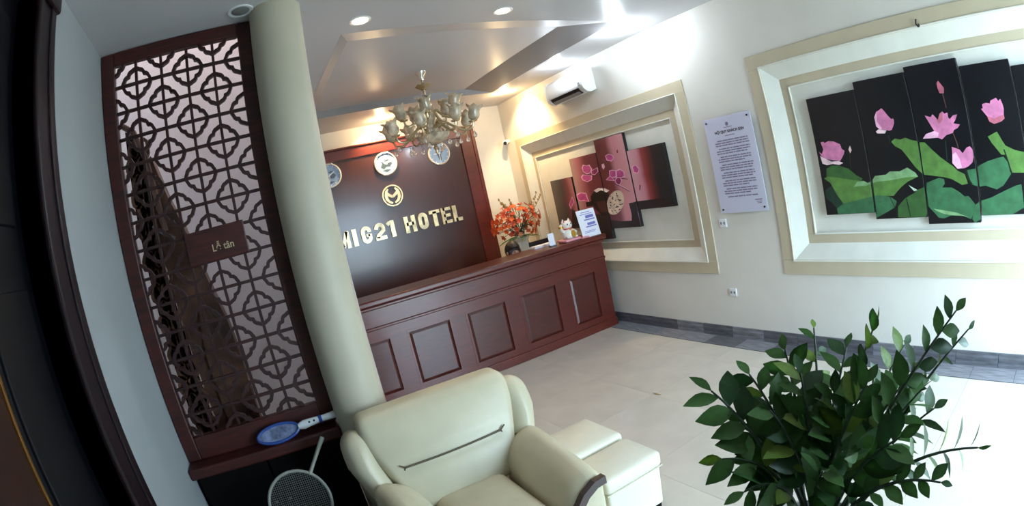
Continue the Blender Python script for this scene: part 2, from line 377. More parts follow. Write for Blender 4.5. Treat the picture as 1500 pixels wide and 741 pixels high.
# ---- painted shapes of the two canvas sets, as (Y, Z) on the wall
LOTUS_ART = [
 ('leaf_dark',[[2.05,1.38],[1.978,1.417],[1.929,1.34],[1.891,1.265],[1.95,1.215],[1.992,1.27],[2.049,1.316]]),
 ('leaf_mid',[[2.002,1.556],[1.946,1.577],[1.884,1.571],[1.791,1.537],[1.728,1.48],[1.672,1.45],[1.701,1.427],[1.91,1.443],[2.015,1.494]]),
 ('leaf_teal',[[0.731,1.1],[0.698,1.199],[0.65,1.225],[0.558,1.244],[0.441,1.283],[0.33,1.318],[0.279,1.325],[0.273,1.167],[0.39,1.118],[0.64,1.106],[0.711,1.072]]),
 ('leaf_teal',[[0.738,1.446],[0.664,1.451],[0.616,1.474],[0.545,1.496],[0.453,1.513],[0.407,1.518],[0.361,1.459],[0.359,1.398],[0.436,1.323],[0.496,1.299],[0.592,1.33],[0.649,1.324],[0.708,1.345]]),
 ('leaf_bright',[[0.515,1.662],[0.431,1.689],[0.399,1.627],[0.378,1.591],[0.3,1.555],[0.225,1.538],[0.246,1.401],[0.347,1.406],[0.383,1.53],[0.422,1.532],[0.49,1.616]]),
 ('leaf_bright',[[2.043,1.481],[2.002,1.493],[1.904,1.474],[1.748,1.441],[1.664,1.43],[1.631,1.412],[1.585,1.429],[1.555,1.461],[1.453,1.463],[1.414,1.485],[1.321,1.478],[1.253,1.501],[1.186,1.458],[1.168,1.428],[1.265,1.397],[1.329,1.362],[1.41,1.299],[1.588,1.309],[1.776,1.279],[1.891,1.265],[1.941,1.341],[1.987,1.439]]),
 ('leaf_light',[[1.769,1.392],[1.725,1.429],[1.664,1.43],[1.631,1.412],[1.585,1.429],[1.555,1.461],[1.453,1.463],[1.414,1.485],[1.321,1.478],[1.253,1.501],[1.186,1.458],[1.168,1.428],[1.26,1.43],[1.331,1.425],[1.426,1.417],[1.545,1.416],[1.646,1.393]]),
 ('leaf_teal',[[1.961,1.226],[1.891,1.265],[1.751,1.283],[1.563,1.312],[1.446,1.296],[1.386,1.258],[1.411,1.21],[1.589,1.137],[1.61,1.164],[1.955,1.184]]),
 ('leaf_bright',[[1.356,1.703],[1.319,1.723],[1.275,1.709],[1.227,1.72],[1.185,1.7],[1.109,1.678],[1.109,1.673],[1.064,1.669],[1.008,1.608],[0.95,1.553],[0.9,1.516],[0.85,1.481],[0.816,1.447],[0.759,1.42],[0.741,1.351],[0.792,1.345],[0.876,1.391],[0.941,1.409],[1.118,1.439],[1.178,1.495],[1.233,1.576],[1.279,1.638],[1.331,1.667]]),
 ('leaf_mid',[[1.392,1.135],[1.38,1.218],[1.308,1.274],[1.208,1.316],[1.206,1.326],[1.109,1.353],[1.114,1.197],[1.139,1.131],[1.302,1.13]]),
 ('leaf_teal',[[1.1,1.377],[1.046,1.392],[0.987,1.407],[0.943,1.395],[0.942,1.362],[0.969,1.336],[0.885,1.332],[0.822,1.296],[0.781,1.262],[0.747,1.265],[0.697,1.208],[0.723,1.127],[0.742,1.1],[0.808,1.125],[0.909,1.133],[0.98,1.112],[1.025,1.118],[1.107,1.206],[1.11,1.311]]),
 ('leaf_light',[[1.106,1.216],[1.063,1.186],[0.951,1.167],[0.862,1.15],[0.753,1.11],[0.808,1.125],[0.909,1.133],[0.977,1.145],[1.042,1.171]]),
 ('pale',[[1.263,1.372],[1.189,1.33],[1.219,1.322]]),
 ('stem',[[1.589,1.429],[1.593,1.299],[1.592,1.168],[1.584,1.168],[1.585,1.299],[1.581,1.429]]),
 ('stem',[[1.117,1.679],[1.125,1.491],[1.117,1.368],[1.112,1.197],[1.104,1.197],[1.109,1.368],[1.117,1.491],[1.109,1.679]]),
 ('stem',[[0.7494999999999999,1.455],[0.7384999999999999,1.382],[0.7104999999999999,1.345],[0.6955,1.345],[0.7235,1.382],[0.7345,1.455]]),
 ('stem',[[0.4,1.566],[0.376,1.477],[0.364,1.407],[0.352,1.407],[0.364,1.477],[0.388,1.566]]),
 ('stem',[[1.3,1.273],[1.292,1.205],[1.279,1.126],[1.271,1.126],[1.284,1.205],[1.292,1.273]]),
 ('stem',[[1.39,1.258],[1.392,1.209],[1.408,1.131],[1.4,1.131],[1.384,1.209],[1.382,1.258]]),
 ('stem',[[1.4489999999999998,1.296],[1.4229999999999998,1.23],[1.4109999999999998,1.19],[1.405,1.19],[1.417,1.23],[1.443,1.296]]),
 ('stem_brown',[[0.8334999999999999,1.991],[0.8274999999999999,1.892],[0.8205,1.892],[0.8265,1.991]]),
 ('stem_brown',[[0.8125,1.721],[0.7895,1.639],[0.7865,1.603],[0.7795000000000001,1.603],[0.7825000000000001,1.639],[0.8055000000000001,1.721]]),
 ('stem_green',[[0.886,1.666],[0.897,1.521],[0.891,1.521],[0.88,1.666]]),
 ('stem_green',[[1.3745,1.753],[1.3695000000000002,1.694],[1.3625,1.694],[1.3675,1.753]]),
 ('stem_green',[[1.757,1.656],[1.7699999999999998,1.534],[1.764,1.534],[1.7510000000000001,1.656]]),
 ('petal_pale',[[2.042,1.666],[1.985,1.633],[1.939,1.608],[1.87,1.606],[1.83,1.587],[1.871,1.575],[1.931,1.589],[1.989,1.584],[2.031,1.601]]),
 ('petal_pink',[[2.011,1.773],[1.984,1.775],[1.974,1.763],[1.934,1.774],[1.885,1.765],[1.868,1.756],[1.829,1.736],[1.821,1.699],[1.798,1.681],[1.809,1.656],[1.842,1.619],[1.858,1.605],[1.906,1.615],[1.985,1.633],[2.03,1.664],[2.047,1.703],[2.02,1.679],[1.999,1.714]]),
 ('petal_pale',[[1.759,1.687],[1.738,1.715],[1.73,1.679],[1.748,1.655]]),
 ('petal_pale',[[1.476,1.793],[1.449,1.808],[1.381,1.791],[1.397,1.77],[1.467,1.778]]),
 ('petal_pink',[[1.465,1.901],[1.438,1.939],[1.408,1.948],[1.387,1.959],[1.371,1.943],[1.34,1.894],[1.319,1.869],[1.297,1.87],[1.3,1.835],[1.332,1.789],[1.355,1.786],[1.396,1.797],[1.438,1.806],[1.465,1.832]]),
 ('petal_light',[[1.465,1.901],[1.438,1.939],[1.447,1.862],[1.415,1.808],[1.438,1.806],[1.465,1.832]]),
 ('petal_dull',[[0.862,2.072],[0.843,2.087],[0.823,2.054],[0.808,2.031],[0.818,1.994],[0.854,1.998],[0.862,2.033]]),
 ('petal_pink',[[1.021,1.859],[0.973,1.841],[0.952,1.86],[0.936,1.841],[0.915,1.817],[0.89,1.857],[0.865,1.871],[0.849,1.853],[0.822,1.858],[0.824,1.824],[0.812,1.81],[0.781,1.833],[0.743,1.837],[0.768,1.798],[0.788,1.778],[0.734,1.765],[0.76,1.742],[0.793,1.733],[0.808,1.713],[0.868,1.702],[0.91,1.676],[0.943,1.692],[1.006,1.693],[1.074,1.696],[1.041,1.727],[0.964,1.741],[0.993,1.8]]),
 ('petal_light',[[1.074,1.696],[1.041,1.727],[0.964,1.741],[0.926,1.724],[0.943,1.692],[1.006,1.693]]),
 ('petal_dull',[[0.936,1.841],[0.915,1.817],[0.89,1.857],[0.865,1.871],[0.874,1.813],[0.913,1.783]]),
 ('petal_pink',[[0.532,1.853],[0.516,1.855],[0.514,1.884],[0.481,1.889],[0.447,1.881],[0.437,1.901],[0.387,1.914],[0.372,1.89],[0.353,1.905],[0.342,1.867],[0.339,1.835],[0.348,1.799],[0.346,1.771],[0.379,1.753],[0.443,1.742],[0.48,1.762],[0.492,1.8],[0.512,1.826]]),
 ('petal_dull',[[0.492,1.8],[0.435,1.778],[0.348,1.799],[0.346,1.771],[0.379,1.753],[0.443,1.742],[0.48,1.762]]),
 ('petal_pink',[[0.837,1.617],[0.805,1.605],[0.774,1.593],[0.751,1.565],[0.711,1.602],[0.681,1.609],[0.663,1.585],[0.662,1.531],[0.679,1.496],[0.717,1.472],[0.752,1.461],[0.814,1.46],[0.852,1.504],[0.841,1.562]]),
 ('petal_light',[[0.841,1.562],[0.81,1.578],[0.785,1.531],[0.774,1.467],[0.814,1.46],[0.852,1.504]]),
]
MAGNOLIA_ART = [
 ('dark',[[5.731,1.472],[5.572,1.387],[5.195,1.362],[4.966,1.348],[4.975,1.109],[4.99,1.033],[5.883,1.054]]),
 ('dark',[[4.987,1.281],[4.774,1.252],[4.594,1.25],[4.573,1.323],[4.582,1.453],[4.464,1.459],[4.454,1.172],[5.004,1.145]]),
 ('dark',[[4.481,1.464],[4.231,1.464],[4.011,1.468],[3.85,1.367],[3.838,1.337],[4.497,1.35]]),
 ('black',[[5.273,1.597],[5.166,1.656],[5.038,1.66],[4.916,1.623],[4.907,1.529],[4.979,1.348],[5.119,1.34],[5.228,1.435],[5.282,1.527]]),
 ('brown',[[5.185,1.519],[5.004,1.521],[5.008,1.384],[5.132,1.384]]),
 ('white',[[5.184,1.661],[5.086,1.683],[4.955,1.664],[4.881,1.631],[4.945,1.614],[5.041,1.652],[5.137,1.632]]),
 ('cream',[[4.66,1.48],[4.683,1.444],[4.715,1.411],[4.755,1.381],[4.799,1.358],[4.845,1.343],[4.889,1.338],[4.93,1.342],[4.962,1.356],[4.985,1.378],[4.997,1.408],[4.996,1.442],[4.982,1.48],[4.957,1.517],[4.923,1.551],[4.881,1.58],[4.836,1.602],[4.79,1.615],[4.747,1.619],[4.708,1.614],[4.678,1.6],[4.657,1.577],[4.646,1.549],[4.647,1.516]]),
 ('black',[[4.718,1.445],[4.742,1.445],[4.757,1.457],[4.732,1.457]]),
 ('black',[[4.92,1.418],[4.945,1.419],[4.959,1.431],[4.934,1.431]]),
 ('black',[[4.868,1.446],[4.851,1.463],[4.823,1.47],[4.84,1.454]]),
 ('black',[[4.783,1.415],[4.802,1.42],[4.799,1.434],[4.78,1.429]]),
 ('black',[[4.885,1.531],[4.863,1.541],[4.837,1.538],[4.859,1.528]]),
 ('black',[[4.725,1.502],[4.753,1.501],[4.769,1.514],[4.741,1.515]]),
 ('black',[[4.905,1.438],[4.927,1.448],[4.927,1.466],[4.905,1.456]]),
 ('black',[[4.808,1.421],[4.792,1.434],[4.767,1.434],[4.783,1.421]]),
 ('black',[[4.71,1.487],[4.719,1.5],[4.705,1.512],[4.697,1.499]]),
 ('black',[[4.9,1.372],[4.92,1.381],[4.924,1.397],[4.903,1.389]]),
 ('black',[[4.741,1.547],[4.767,1.552],[4.777,1.568],[4.751,1.563]]),
 ('black',[[4.816,1.354],[4.84,1.362],[4.852,1.377],[4.828,1.37]]),
 ('black',[[4.739,1.393],[4.762,1.392],[4.779,1.4],[4.756,1.401]]),
 ('black',[[4.902,1.56],[4.886,1.569],[4.865,1.568],[4.881,1.558]]),
 ('black',[[4.876,1.386],[4.849,1.392],[4.824,1.387],[4.85,1.381]]),
 ('black',[[4.799,1.42],[4.826,1.418],[4.846,1.428],[4.819,1.43]]),
 ('black',[[4.821,1.421],[4.814,1.437],[4.791,1.445],[4.798,1.429]]),
 ('black',[[4.887,1.481],[4.913,1.483],[4.926,1.496],[4.901,1.494]]),
 ('black',[[4.707,1.499],[4.731,1.496],[4.751,1.504],[4.727,1.507]]),
 ('black',[[4.733,1.487],[4.748,1.502],[4.743,1.52],[4.729,1.505]]),
 ('black',[[4.852,1.512],[4.86,1.524],[4.847,1.536],[4.839,1.524]]),
 ('black',[[4.723,1.442],[4.708,1.459],[4.679,1.465],[4.694,1.448]]),
 ('black',[[4.792,1.385],[4.777,1.397],[4.754,1.397],[4.769,1.386]]),
 ('black',[[4.852,1.534],[4.854,1.549],[4.835,1.56],[4.833,1.545]]),
 ('black',[[4.76,1.568],[4.771,1.582],[4.76,1.596],[4.749,1.583]]),
 ('black',[[4.82,1.494],[4.813,1.508],[4.792,1.516],[4.799,1.502]]),
 ('petal_edge',[[5.288,2.003],[5.218,1.981],[5.159,1.984],[5.122,1.927],[5.179,1.877],[5.257,1.875],[5.319,1.919],[5.325,1.967]]),
 ('magenta',[[5.278,1.992],[5.221,1.974],[5.172,1.977],[5.142,1.93],[5.188,1.888],[5.252,1.887],[5.304,1.923],[5.309,1.962]]),
 ('petal_edge',[[5.148,1.908],[5.01,1.929],[5.015,1.879],[5.095,1.846],[5.155,1.862]]),
 ('magenta_dark',[[5.137,1.904],[5.023,1.921],[5.027,1.88],[5.093,1.853],[5.142,1.866]]),
 ('petal_edge',[[5.382,1.856],[5.332,1.885],[5.261,1.864],[5.15,1.85],[5.17,1.794],[5.272,1.777],[5.359,1.811]]),
 ('magenta',[[5.363,1.852],[5.321,1.876],[5.263,1.859],[5.172,1.847],[5.188,1.801],[5.273,1.787],[5.343,1.815]]),
 ('petal_edge',[[4.825,2.043],[4.749,2.059],[4.689,2.033],[4.668,1.997],[4.731,1.962],[4.81,1.985]]),
 ('magenta',[[4.81,2.037],[4.748,2.05],[4.699,2.029],[4.681,2.0],[4.733,1.971],[4.798,1.99]]),
 ('petal_edge',[[4.904,1.763],[4.822,1.798],[4.777,1.776],[4.748,1.734],[4.839,1.747]]),
 ('magenta',[[4.889,1.763],[4.821,1.792],[4.784,1.774],[4.76,1.739],[4.835,1.75]]),
 ('petal_edge',[[4.822,1.798],[4.808,1.863],[4.747,1.866],[4.685,1.847],[4.701,1.772],[4.779,1.771]]),
 ('magenta',[[4.81,1.802],[4.799,1.855],[4.748,1.857],[4.698,1.842],[4.711,1.781],[4.775,1.779]]),
 ('petal_edge',[[4.705,1.762],[4.685,1.847],[4.613,1.859],[4.544,1.818],[4.553,1.765],[4.616,1.751]]),
 ('magenta',[[4.689,1.769],[4.673,1.838],[4.614,1.848],[4.558,1.815],[4.565,1.772],[4.616,1.76]]),
 ('petal_edge',[[4.746,1.739],[4.694,1.769],[4.63,1.758],[4.618,1.719],[4.675,1.671],[4.727,1.693]]),
 ('magenta_dark',[[4.734,1.737],[4.691,1.761],[4.639,1.752],[4.629,1.72],[4.676,1.681],[4.719,1.699]]),
 ('petal_edge',[[5.572,1.643],[5.47,1.669],[5.343,1.647],[5.335,1.585],[5.314,1.521],[5.391,1.554],[5.511,1.555],[5.562,1.587]]),
 ('magenta',[[5.548,1.634],[5.464,1.656],[5.359,1.638],[5.353,1.586],[5.336,1.534],[5.399,1.561],[5.498,1.563],[5.539,1.589]]),
 ('petal_edge',[[4.399,1.855],[4.335,1.87],[4.283,1.817],[4.321,1.767],[4.387,1.783]]),
 ('magenta',[[4.389,1.849],[4.337,1.861],[4.294,1.817],[4.326,1.776],[4.379,1.79]]),
 ('petal_edge',[[5.774,1.532],[5.659,1.634],[5.638,1.565],[5.751,1.467]]),
 ('magenta',[[5.762,1.535],[5.667,1.619],[5.65,1.563],[5.743,1.482]]),
 ('petal_edge',[[4.918,1.956],[4.872,1.96],[4.87,1.915],[4.906,1.887],[4.926,1.918]]),
 ('magenta_dark',[[4.603,2.063],[4.578,2.086],[4.574,2.048],[4.599,2.038]]),
 ('magenta_dark',[[4.337,1.644],[4.317,1.634],[4.346,1.575],[4.357,1.592]]),
 ('petal_edge',[[4.666,1.677],[4.58,1.636],[4.512,1.581],[4.512,1.569],[4.58,1.6239999999999999],[4.666,1.665]]),
 ('black',[[4.616,1.7510000000000001],[4.512,1.731],[4.512,1.723],[4.616,1.743]]),
 ('black',[[4.747,1.701],[4.647,1.657],[4.521,1.588],[4.521,1.58],[4.647,1.649],[4.747,1.693]]),
 ('black',[[5.395,1.531],[5.26,1.537],[5.26,1.4769999999999999],[5.395,1.4709999999999999]]),
]
# ================================================================ the setting
XW, XL, YB, YF, ZC = 3.94, -0.78, 7.03, -0.9, 3.21

# floor: grout bed plus single tiles
bm = bmesh.new(); box(bm, -4.2, XW+0.2, YF-0.15, YB+0.2, -0.12, -0.004)
floor = obj('floor', bm, 'grout', kind='structure')
def tile_mesh(name, sx, sy, m, h=0.012, parent=None):
    bm = bmesh.new(); box(bm, -sx/2, sx/2, -sy/2, sy/2, -h, 0)
    return obj(name, bm, m, parent)
T = 0.8; G = 0.0016
first = None
ys = [0.70-T/2 + T*k for k in range(-2, 9)]
xs = [3.40-T/2 - T*k for k in range(0, 9)]
for x in xs:
    for y in ys:
        if x < XL-0.3 and y < 2.7: continue
        if y+T/2 > YB+0.3: continue
        if first is None: first = tile_mesh('tile', T-G, T-G, 'tile', parent=floor); o = first
        else: o = inst(first, 'tile', floor)
        o.location = (x, y, 0)
strip_first = None
for y in ys:
    if strip_first is None: strip_first = tile_mesh('tile', 0.31-G, T-G, 'tile', parent=floor); o = strip_first
    else: o = inst(strip_first, 'tile', floor)
    o.location = (3.40+0.155, y, 0)

# dark plank border on the floor and the tiled baseboard, along the right wall
random.seed(4)
bord = structure('trim_3')
bm = bmesh.new(); box(bm, 3.712, XW, YF, YB, -0.004, 0.001); obj('grout_bed', bm, 'slate_grout', bord)
pa = tile_mesh('border_tile', 0.222, 0.396, 'slate', parent=bord); pb = tile_mesh('border_tile', 0.222, 0.396, 'slate2', parent=bord)
y = YF+0.2; k = 0
while y < YB-0.1:
    src = pb if random.random() < 0.4 else pa
    o = src if k < 2 and src.location.y == 0 and not src.get('_u') else inst(src, 'border_tile', bord)
    if o is src: src['_u'] = 1
    o.location = (3.826, y, 0.004); y += 0.4; k += 1
for s in (pa, pb):
    if '_u' in s: del s['_u']
    if s.location.y == 0: s.location = (3.826, YF-0.2+0.4, 0.004)
base = structure('baseboard_right')
bm = bmesh.new(); box(bm, XW-0.008, XW-0.001, YF, YB, 0.0, 0.118); obj('grout_bed', bm, 'slate_grout', base)
def base_tile(m):
    bm = bmesh.new(); box(bm, XW-0.014, XW-0.002, -0.198, 0.198, 0.001, 0.121, bev=0.0015, seg=1); return obj('base_tile', bm, m, base)
ba, bb = base_tile('slate'), base_tile('slate2')
y = YF+0.38; k = 0; placed = set()
while y < YB-0.1:
    src = bb if random.random() < 0.4 else ba
    o = inst(src, 'base_tile', base) if src in placed else src
    placed.add(src); o.location.y = y; y += 0.4

# right wall with two framed niches cut out of it
N1 = (3.49, 6.60, 0.79, 2.475)      # y0,y1,z0,z1 of the recess edge behind the counter
N2 = (-0.665, 2.435, 0.81, 2.478)
bm = bmesh.new()
X1, X2 = XW, XW+0.10
zt = ZC+0.35
def wslab(y0, y1, z0, z1, xa=X1, xb=X2): box(bm, xa, xb, y0, y1, z0, z1)
for y0, y1 in ((YF-0.15, N2[0]), (N2[1], N1[0]), (N1[1], YB+0.2)): wslab(y0, y1, -0.1, zt)
for n in (N1, N2): wslab(n[0], n[1], -0.1, n[2]); wslab(n[0], n[1], n[3], zt)
wslab(YF-0.15, YB+0.2, -0.1, zt, X2, X2+0.1)
wall_r = obj('wall_right', bm, 'wall', kind='structure')
def niche(name, n, far_open=True):
    st = structure(name)
    y0, y1, z0, z1 = n; d = 0.067; wv = 0.13
    def ringbox(a0, a1, b0, b1, c0, c1, e0, e1, xa, xb, bev=0.0):
        bm = bmesh.new()
        for q in ((a0, a1, b0, e0), (a0, a1, e1, b1), (a0, c0, e0, e1), (c1, a1, e0, e1)): box(bm, xa, xb, q[0], q[1], q[2], q[3], bev=bev, seg=1)
        return bm
    # outer flat moulding with a thin white bead on its inner edge
    obj('outer_moulding', ringbox(y0-0.128, y1+0.128, z0-0.128, z1+0.122, y0, y1, z0, z1, XW-0.014, XW+0.002, 0.003), 'beige', st)
    obj('bead', ringbox(y0-0.012, y1+0.012, z0-0.012, z1+0.012, y0, y1, z0, z1, XW-0.022, XW-0.012, 0.002), 'niche', st)
    # sloping white reveal
    bm = bmesh.new()
    o4 = [(XW, y0, z0), (XW, y1, z0), (XW, y1, z1), (XW, y0, z1)]
    i4 = [(XW+d, y0+wv, z0+wv), (XW+d, y1-wv, z0+wv), (XW+d, y1-wv, z1-wv), (XW+d, y0+wv, z1-wv)]
    for k in range(4):
        j = (k+1) % 4
        a, b, c_, e = o4[k], o4[j], i4[j], i4[k]
        vs = [bm.verts.new(p) for p in (a, b, c_, e)]
        vb = [bm.verts.new((XW+0.099, p[1], p[2])) for p in (a, b, c_, e)]
        bm.faces.new(vs); bm.faces.new(vb[::-1])
        for q in range(4): bm.faces.new((vs[q], vs[(q+1) % 4], vb[(q+1) % 4], vb[q]))
    obj('reveal', bm, 'niche', st)
    a0, a1, b0, b1 = y0+wv-0.002, y1-wv+0.002, z0+wv-0.002, z1-wv+0.002
    obj('inner_band', ringbox(a0, a1, b0, b1, a0+0.085, a1-0.085, b0+0.085, b1-0.085, XW+0.066, XW+0.099, 0.002), 'beige', st)
    obj('inner_bead', ringbox(a0+0.075, a1-0.075, b0+0.075, b1-0.075, a0+0.088, a1-0.088, b0+0.088, b1-0.088, XW+0.058, XW+0.07, 0.002), 'niche', st)
    bm = bmesh.new(); box(bm, XW+0.084, XW+0.1, a0+0.08, a1-0.08, b0+0.08, b1-0.08); obj('back_panel', bm, 'niche', st)
niche('trim_1', N1); niche('trim_2', N2)

bm = bmesh.new(); box(bm, -4.2, XW+0.1, YB, YB+0.2, -0.1, zt); obj('wall_back', bm, 'wall', kind='structure')
# left wall with the door bay
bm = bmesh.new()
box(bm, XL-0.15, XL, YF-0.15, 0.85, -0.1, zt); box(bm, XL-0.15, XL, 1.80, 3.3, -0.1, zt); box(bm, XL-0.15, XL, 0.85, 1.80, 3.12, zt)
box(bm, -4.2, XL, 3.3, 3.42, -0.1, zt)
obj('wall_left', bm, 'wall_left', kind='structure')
bm = bmesh.new(); box(bm, -4.3, -4.2, 3.3, YB+0.2, -0.1, zt); obj('wall_stair_far', bm, 'wall_left', kind='structure')
# front wall with the open street entrance (behind the camera)
E0, E1, EZ = 2.05, 3.85, 2.45
bm = bmesh.new()
box(bm, XL-0.15, E0, YF-0.15, YF, -0.1, zt); box(bm, E1, XW+0.1, YF-0.15, YF, -0.1, zt); box(bm, E0, E1, YF-0.15, YF, EZ, zt)
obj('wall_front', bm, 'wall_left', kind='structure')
bm = bmesh.new(); box(bm, -20, 25, -30, YF-0.15, -0.2, -0.1); obj('pavement', bm, 'grout', kind='structure')
# wall behind the carved screen: side of the stairwell, closes the reception off
bm = bmesh.new(); box(bm, 0.42, 0.52, 3.05, YB, 0, 4.9); box(bm, -4.2, 0.42, 4.6, 4.7, 0, 4.9); box(bm, -4.2, 0.42, 3.05, 3.15, ZC, 4.9); obj('wall_stair', bm, 'wall_stair', kind='structure')

# ceiling: soffit around a shallow tray, the tray's sloping cove, the raised panel
R0, R1, Q0, Q1 = 0.85, 3.36, 3.44, 6.05; h = 0.085
I0, I1, J0, J1 = 0.987, 2.97, 3.83, 6.045
bm = bmesh.new()
for q in ((XL-0.15, XW, YF, 3.05), (0.52, XW, 3.05, Q0), (0.52, XW, Q1, YB), (0.52, R0, Q0, Q1), (R1, XW, Q0, Q1)): box(bm, q[0], q[1], q[2], q[3], ZC, ZC+0.08)
box(bm, XL-0.15, XW, YF, 3.05, ZC+h, ZC+0.3); box(bm, 0.52, XW, 3.05, YB, ZC+h, ZC+0.3); box(bm, -4.2, 0.52, 3.05, 4.7, 4.9, 5.0)
obj('ceiling', bm, 'ceiling', kind='structure')
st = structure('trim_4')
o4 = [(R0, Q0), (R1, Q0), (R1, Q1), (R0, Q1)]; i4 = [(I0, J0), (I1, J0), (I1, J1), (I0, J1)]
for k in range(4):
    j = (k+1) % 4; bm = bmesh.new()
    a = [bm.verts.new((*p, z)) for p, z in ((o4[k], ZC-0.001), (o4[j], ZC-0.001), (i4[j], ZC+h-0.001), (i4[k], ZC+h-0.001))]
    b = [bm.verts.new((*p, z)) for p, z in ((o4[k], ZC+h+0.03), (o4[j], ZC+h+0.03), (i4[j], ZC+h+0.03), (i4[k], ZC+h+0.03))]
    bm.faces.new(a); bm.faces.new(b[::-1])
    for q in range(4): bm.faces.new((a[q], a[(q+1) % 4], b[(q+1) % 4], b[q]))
    obj('cove_board', bm, 'ceiling' if k == 0 else 'cove', st)  # front board in the ceiling colour, the other three darker grey

# column
bm = bmesh.new(); lathe(bm, [(0.154, 0), (0.154, 1.0), (0.154, 2.0), (0.154, ZC)], (0.331, 2.88, 0), 48)
obj('column', bm, 'column', smooth=True, kind='structure')

# left door: dark casing, navy panel, brown post with a brass strip
dr = structure('door_1')
bm = bmesh.new(); box(bm, XL-0.10, XL+0.035, 1.74, 1.96, 0, 3.02, bev=0.006)
box(bm, XL-0.10, XL+0.045, 1.90, 1.962, 0, 3.02, bev=0.006); box(bm, XL-0.10, XL+0.05, 1.74, 1.79, 0, 3.02, bev=0.01)
obj('casing', bm, 'door_wood', dr)
bm = bmesh.new(); box(bm, XL-0.1, XL+0.06, 0.7, 1.99, 3.02, 3.12, bev=0.015); box(bm, XL-0.1, XL+0.09, 0.7, 2.03, 3.12, 3.2, bev=0.02); obj('head_cornice', bm, 'door_wood', dr)
bm = bmesh.new(); box(bm, XL-0.11, XL-0.07, 1.262, 1.74, 0, 3.02)
for zz in (0.25, 1.2, 2.15): box(bm, XL-0.075, XL-0.06, 1.36, 1.68, zz, zz+0.75, bev=0.006)
obj('door_leaf', bm, 'door_glass', dr)
bm = bmesh.new(); box(bm, XL-0.15, XL-0.115, 0.80, 1.85, 0, 3.15); obj('door_backing', bm, 'door_glass', dr)  # unseen box added behind the leaf, blocks outside light at the gap
bm = bmesh.new(); box(bm, XL-0.114, XL-0.03, 0.72, 1.25, 0, 3.02, bev=0.005); obj('post', bm, 'door_brown', dr)
bm = bmesh.new(); box(bm, XL-0.045, XL-0.022, 1.244, 1.258, 0.9, 2.1, bev=0.002); obj('brass_strip', bm, 'brass', dr)
# ================================================================ ceiling lamps
def downlight(x, y, label, col, energy, lens, z=ZC, group='ceiling downlights', aim=None, angle=95, bulb=False):
    t = thing('downlight', label, 'ceiling lamp', (x, y, z), group)
    bm = bmesh.new(); lathe(bm, [(0.056, -0.004), (0.072, -0.008), (0.078, -0.004), (0.078, 0.0), (0.056, 0.0)], (x, y, z), 28); obj('trim_ring', bm, 'plastic_w', t, True)
    bm = bmesh.new(); ellipsoid(bm, (x, y, z-0.002), (0.057, 0.057, 0.012), 24, 8); obj('lens', bm, lens, t, True)
    if energy and aim: lamp('lamp_light', 'SPOT', (0, 0, -0.03), energy*9, col, t, spot_size=math.radians(110), spot_blend=0.5, shadow_soft_size=0.04, aim=aim)
    if energy and bulb: lamp('lamp_light', 'POINT', (0, 0, -0.07), energy, col, t, shadow_soft_size=0.045)
    elif energy:
        l = lamp('lamp_light', 'SPOT', (0, 0, -0.03), energy, col, t, spot_size=math.radians(angle), spot_blend=0.6, shadow_soft_size=0.05)
    return t
WARM = (1.0, 0.70, 0.36); NEUT = (1.0, 0.9, 0.78); COOL = (0.78, 0.9, 1.0)
downlight(0.94, 3.225, 'lit round downlight in the ceiling just right of the cream column', NEUT, 26, 'lamp_on')
downlight(2.03, 3.22, 'lit round downlight at the top picture edge, above the chandelier', NEUT, 26, 'lamp_on')
downlight(3.58, 6.12, 'lit warm downlight beside the air conditioner, in the back right corner', WARM, 13, 'lamp_on', bulb=True, aim=(0.5, 0.12, -1.0))
downlight(1.99, 6.68, 'lit warm downlight behind the chandelier, above the brown sign wall', WARM, 14, 'lamp_on', bulb=True, aim=(0, 0.55, -1.0))
downlight(0.125, 2.80, 'unlit grey downlight in the ceiling above the carved screen', WARM, 0, 'lamp_off')
downlight(3.52, 3.62, 'bright cool white downlight near the right wall, past the air conditioner', COOL, 30, 'lamp_cool', bulb=True)
downlight(3.62, 4.88, 'cool white downlight in the ceiling over the air conditioner', COOL, 9, 'lamp_cool', bulb=True)

# ================================================================ carved screen
t = thing('carved_screen', 'tall dark red wooden screen with round lattice between grey wall and cream column', 'screen', (-0.3, 2.98, 0.755))
SX0, SX1, SZ0, SZ1 = -0.778, 0.183, 0.822, 3.205
IX0, IX1, IZ0, IZ1 = -0.69, 0.10, 0.96, 3.12
Y0, Y1 = 2.955, 3.012
for q in ((SX0, IX0, SZ0, SZ1), (IX1, SX1, SZ0, SZ1)):
    bm = bmesh.new(); box(bm, q[0], q[1], Y0, Y1, q[2], q[3], bev=0.008); obj('stile', bm, 'lattice', t)
for q in ((IX0, IX1, IZ1, SZ1), (IX0, IX1, SZ0, IZ0)):
    bm = bmesh.new(); box(bm, q[0], q[1], Y0, Y1, q[2], q[3], bev=0.008); obj('rail', bm, 'lattice', t)
bm = bmesh.new(); box(bm, SX0, 0.178, 2.83, 3.03, 0.755, 0.822, bev=0.012); obj('ledge', bm, 'lattice', t)
PX, PZ, GX, GZ = -0.223, 2.985, 0.163, 0.158
PLQ = (-0.385, -0.03, 1.875, 2.055)
vb = hb = None
for i in (-2, -1, 0, 1):
    x = PX+GX*i
    if vb is None:
        bm = bmesh.new(); box(bm, -0.0085, 0.0085, 2.972, 2.998, IZ0, IZ1, bev=0.002, seg=1); vb = obj('lattice_bar', bm, 'lattice_bar', t); o = vb
    else: o = inst(vb, 'lattice_bar', t)
    o.location = (x, 0, 0)
rows = [k for k in range(-1, 14) if IZ0+0.02 < PZ-GZ*k < IZ1-0.02]
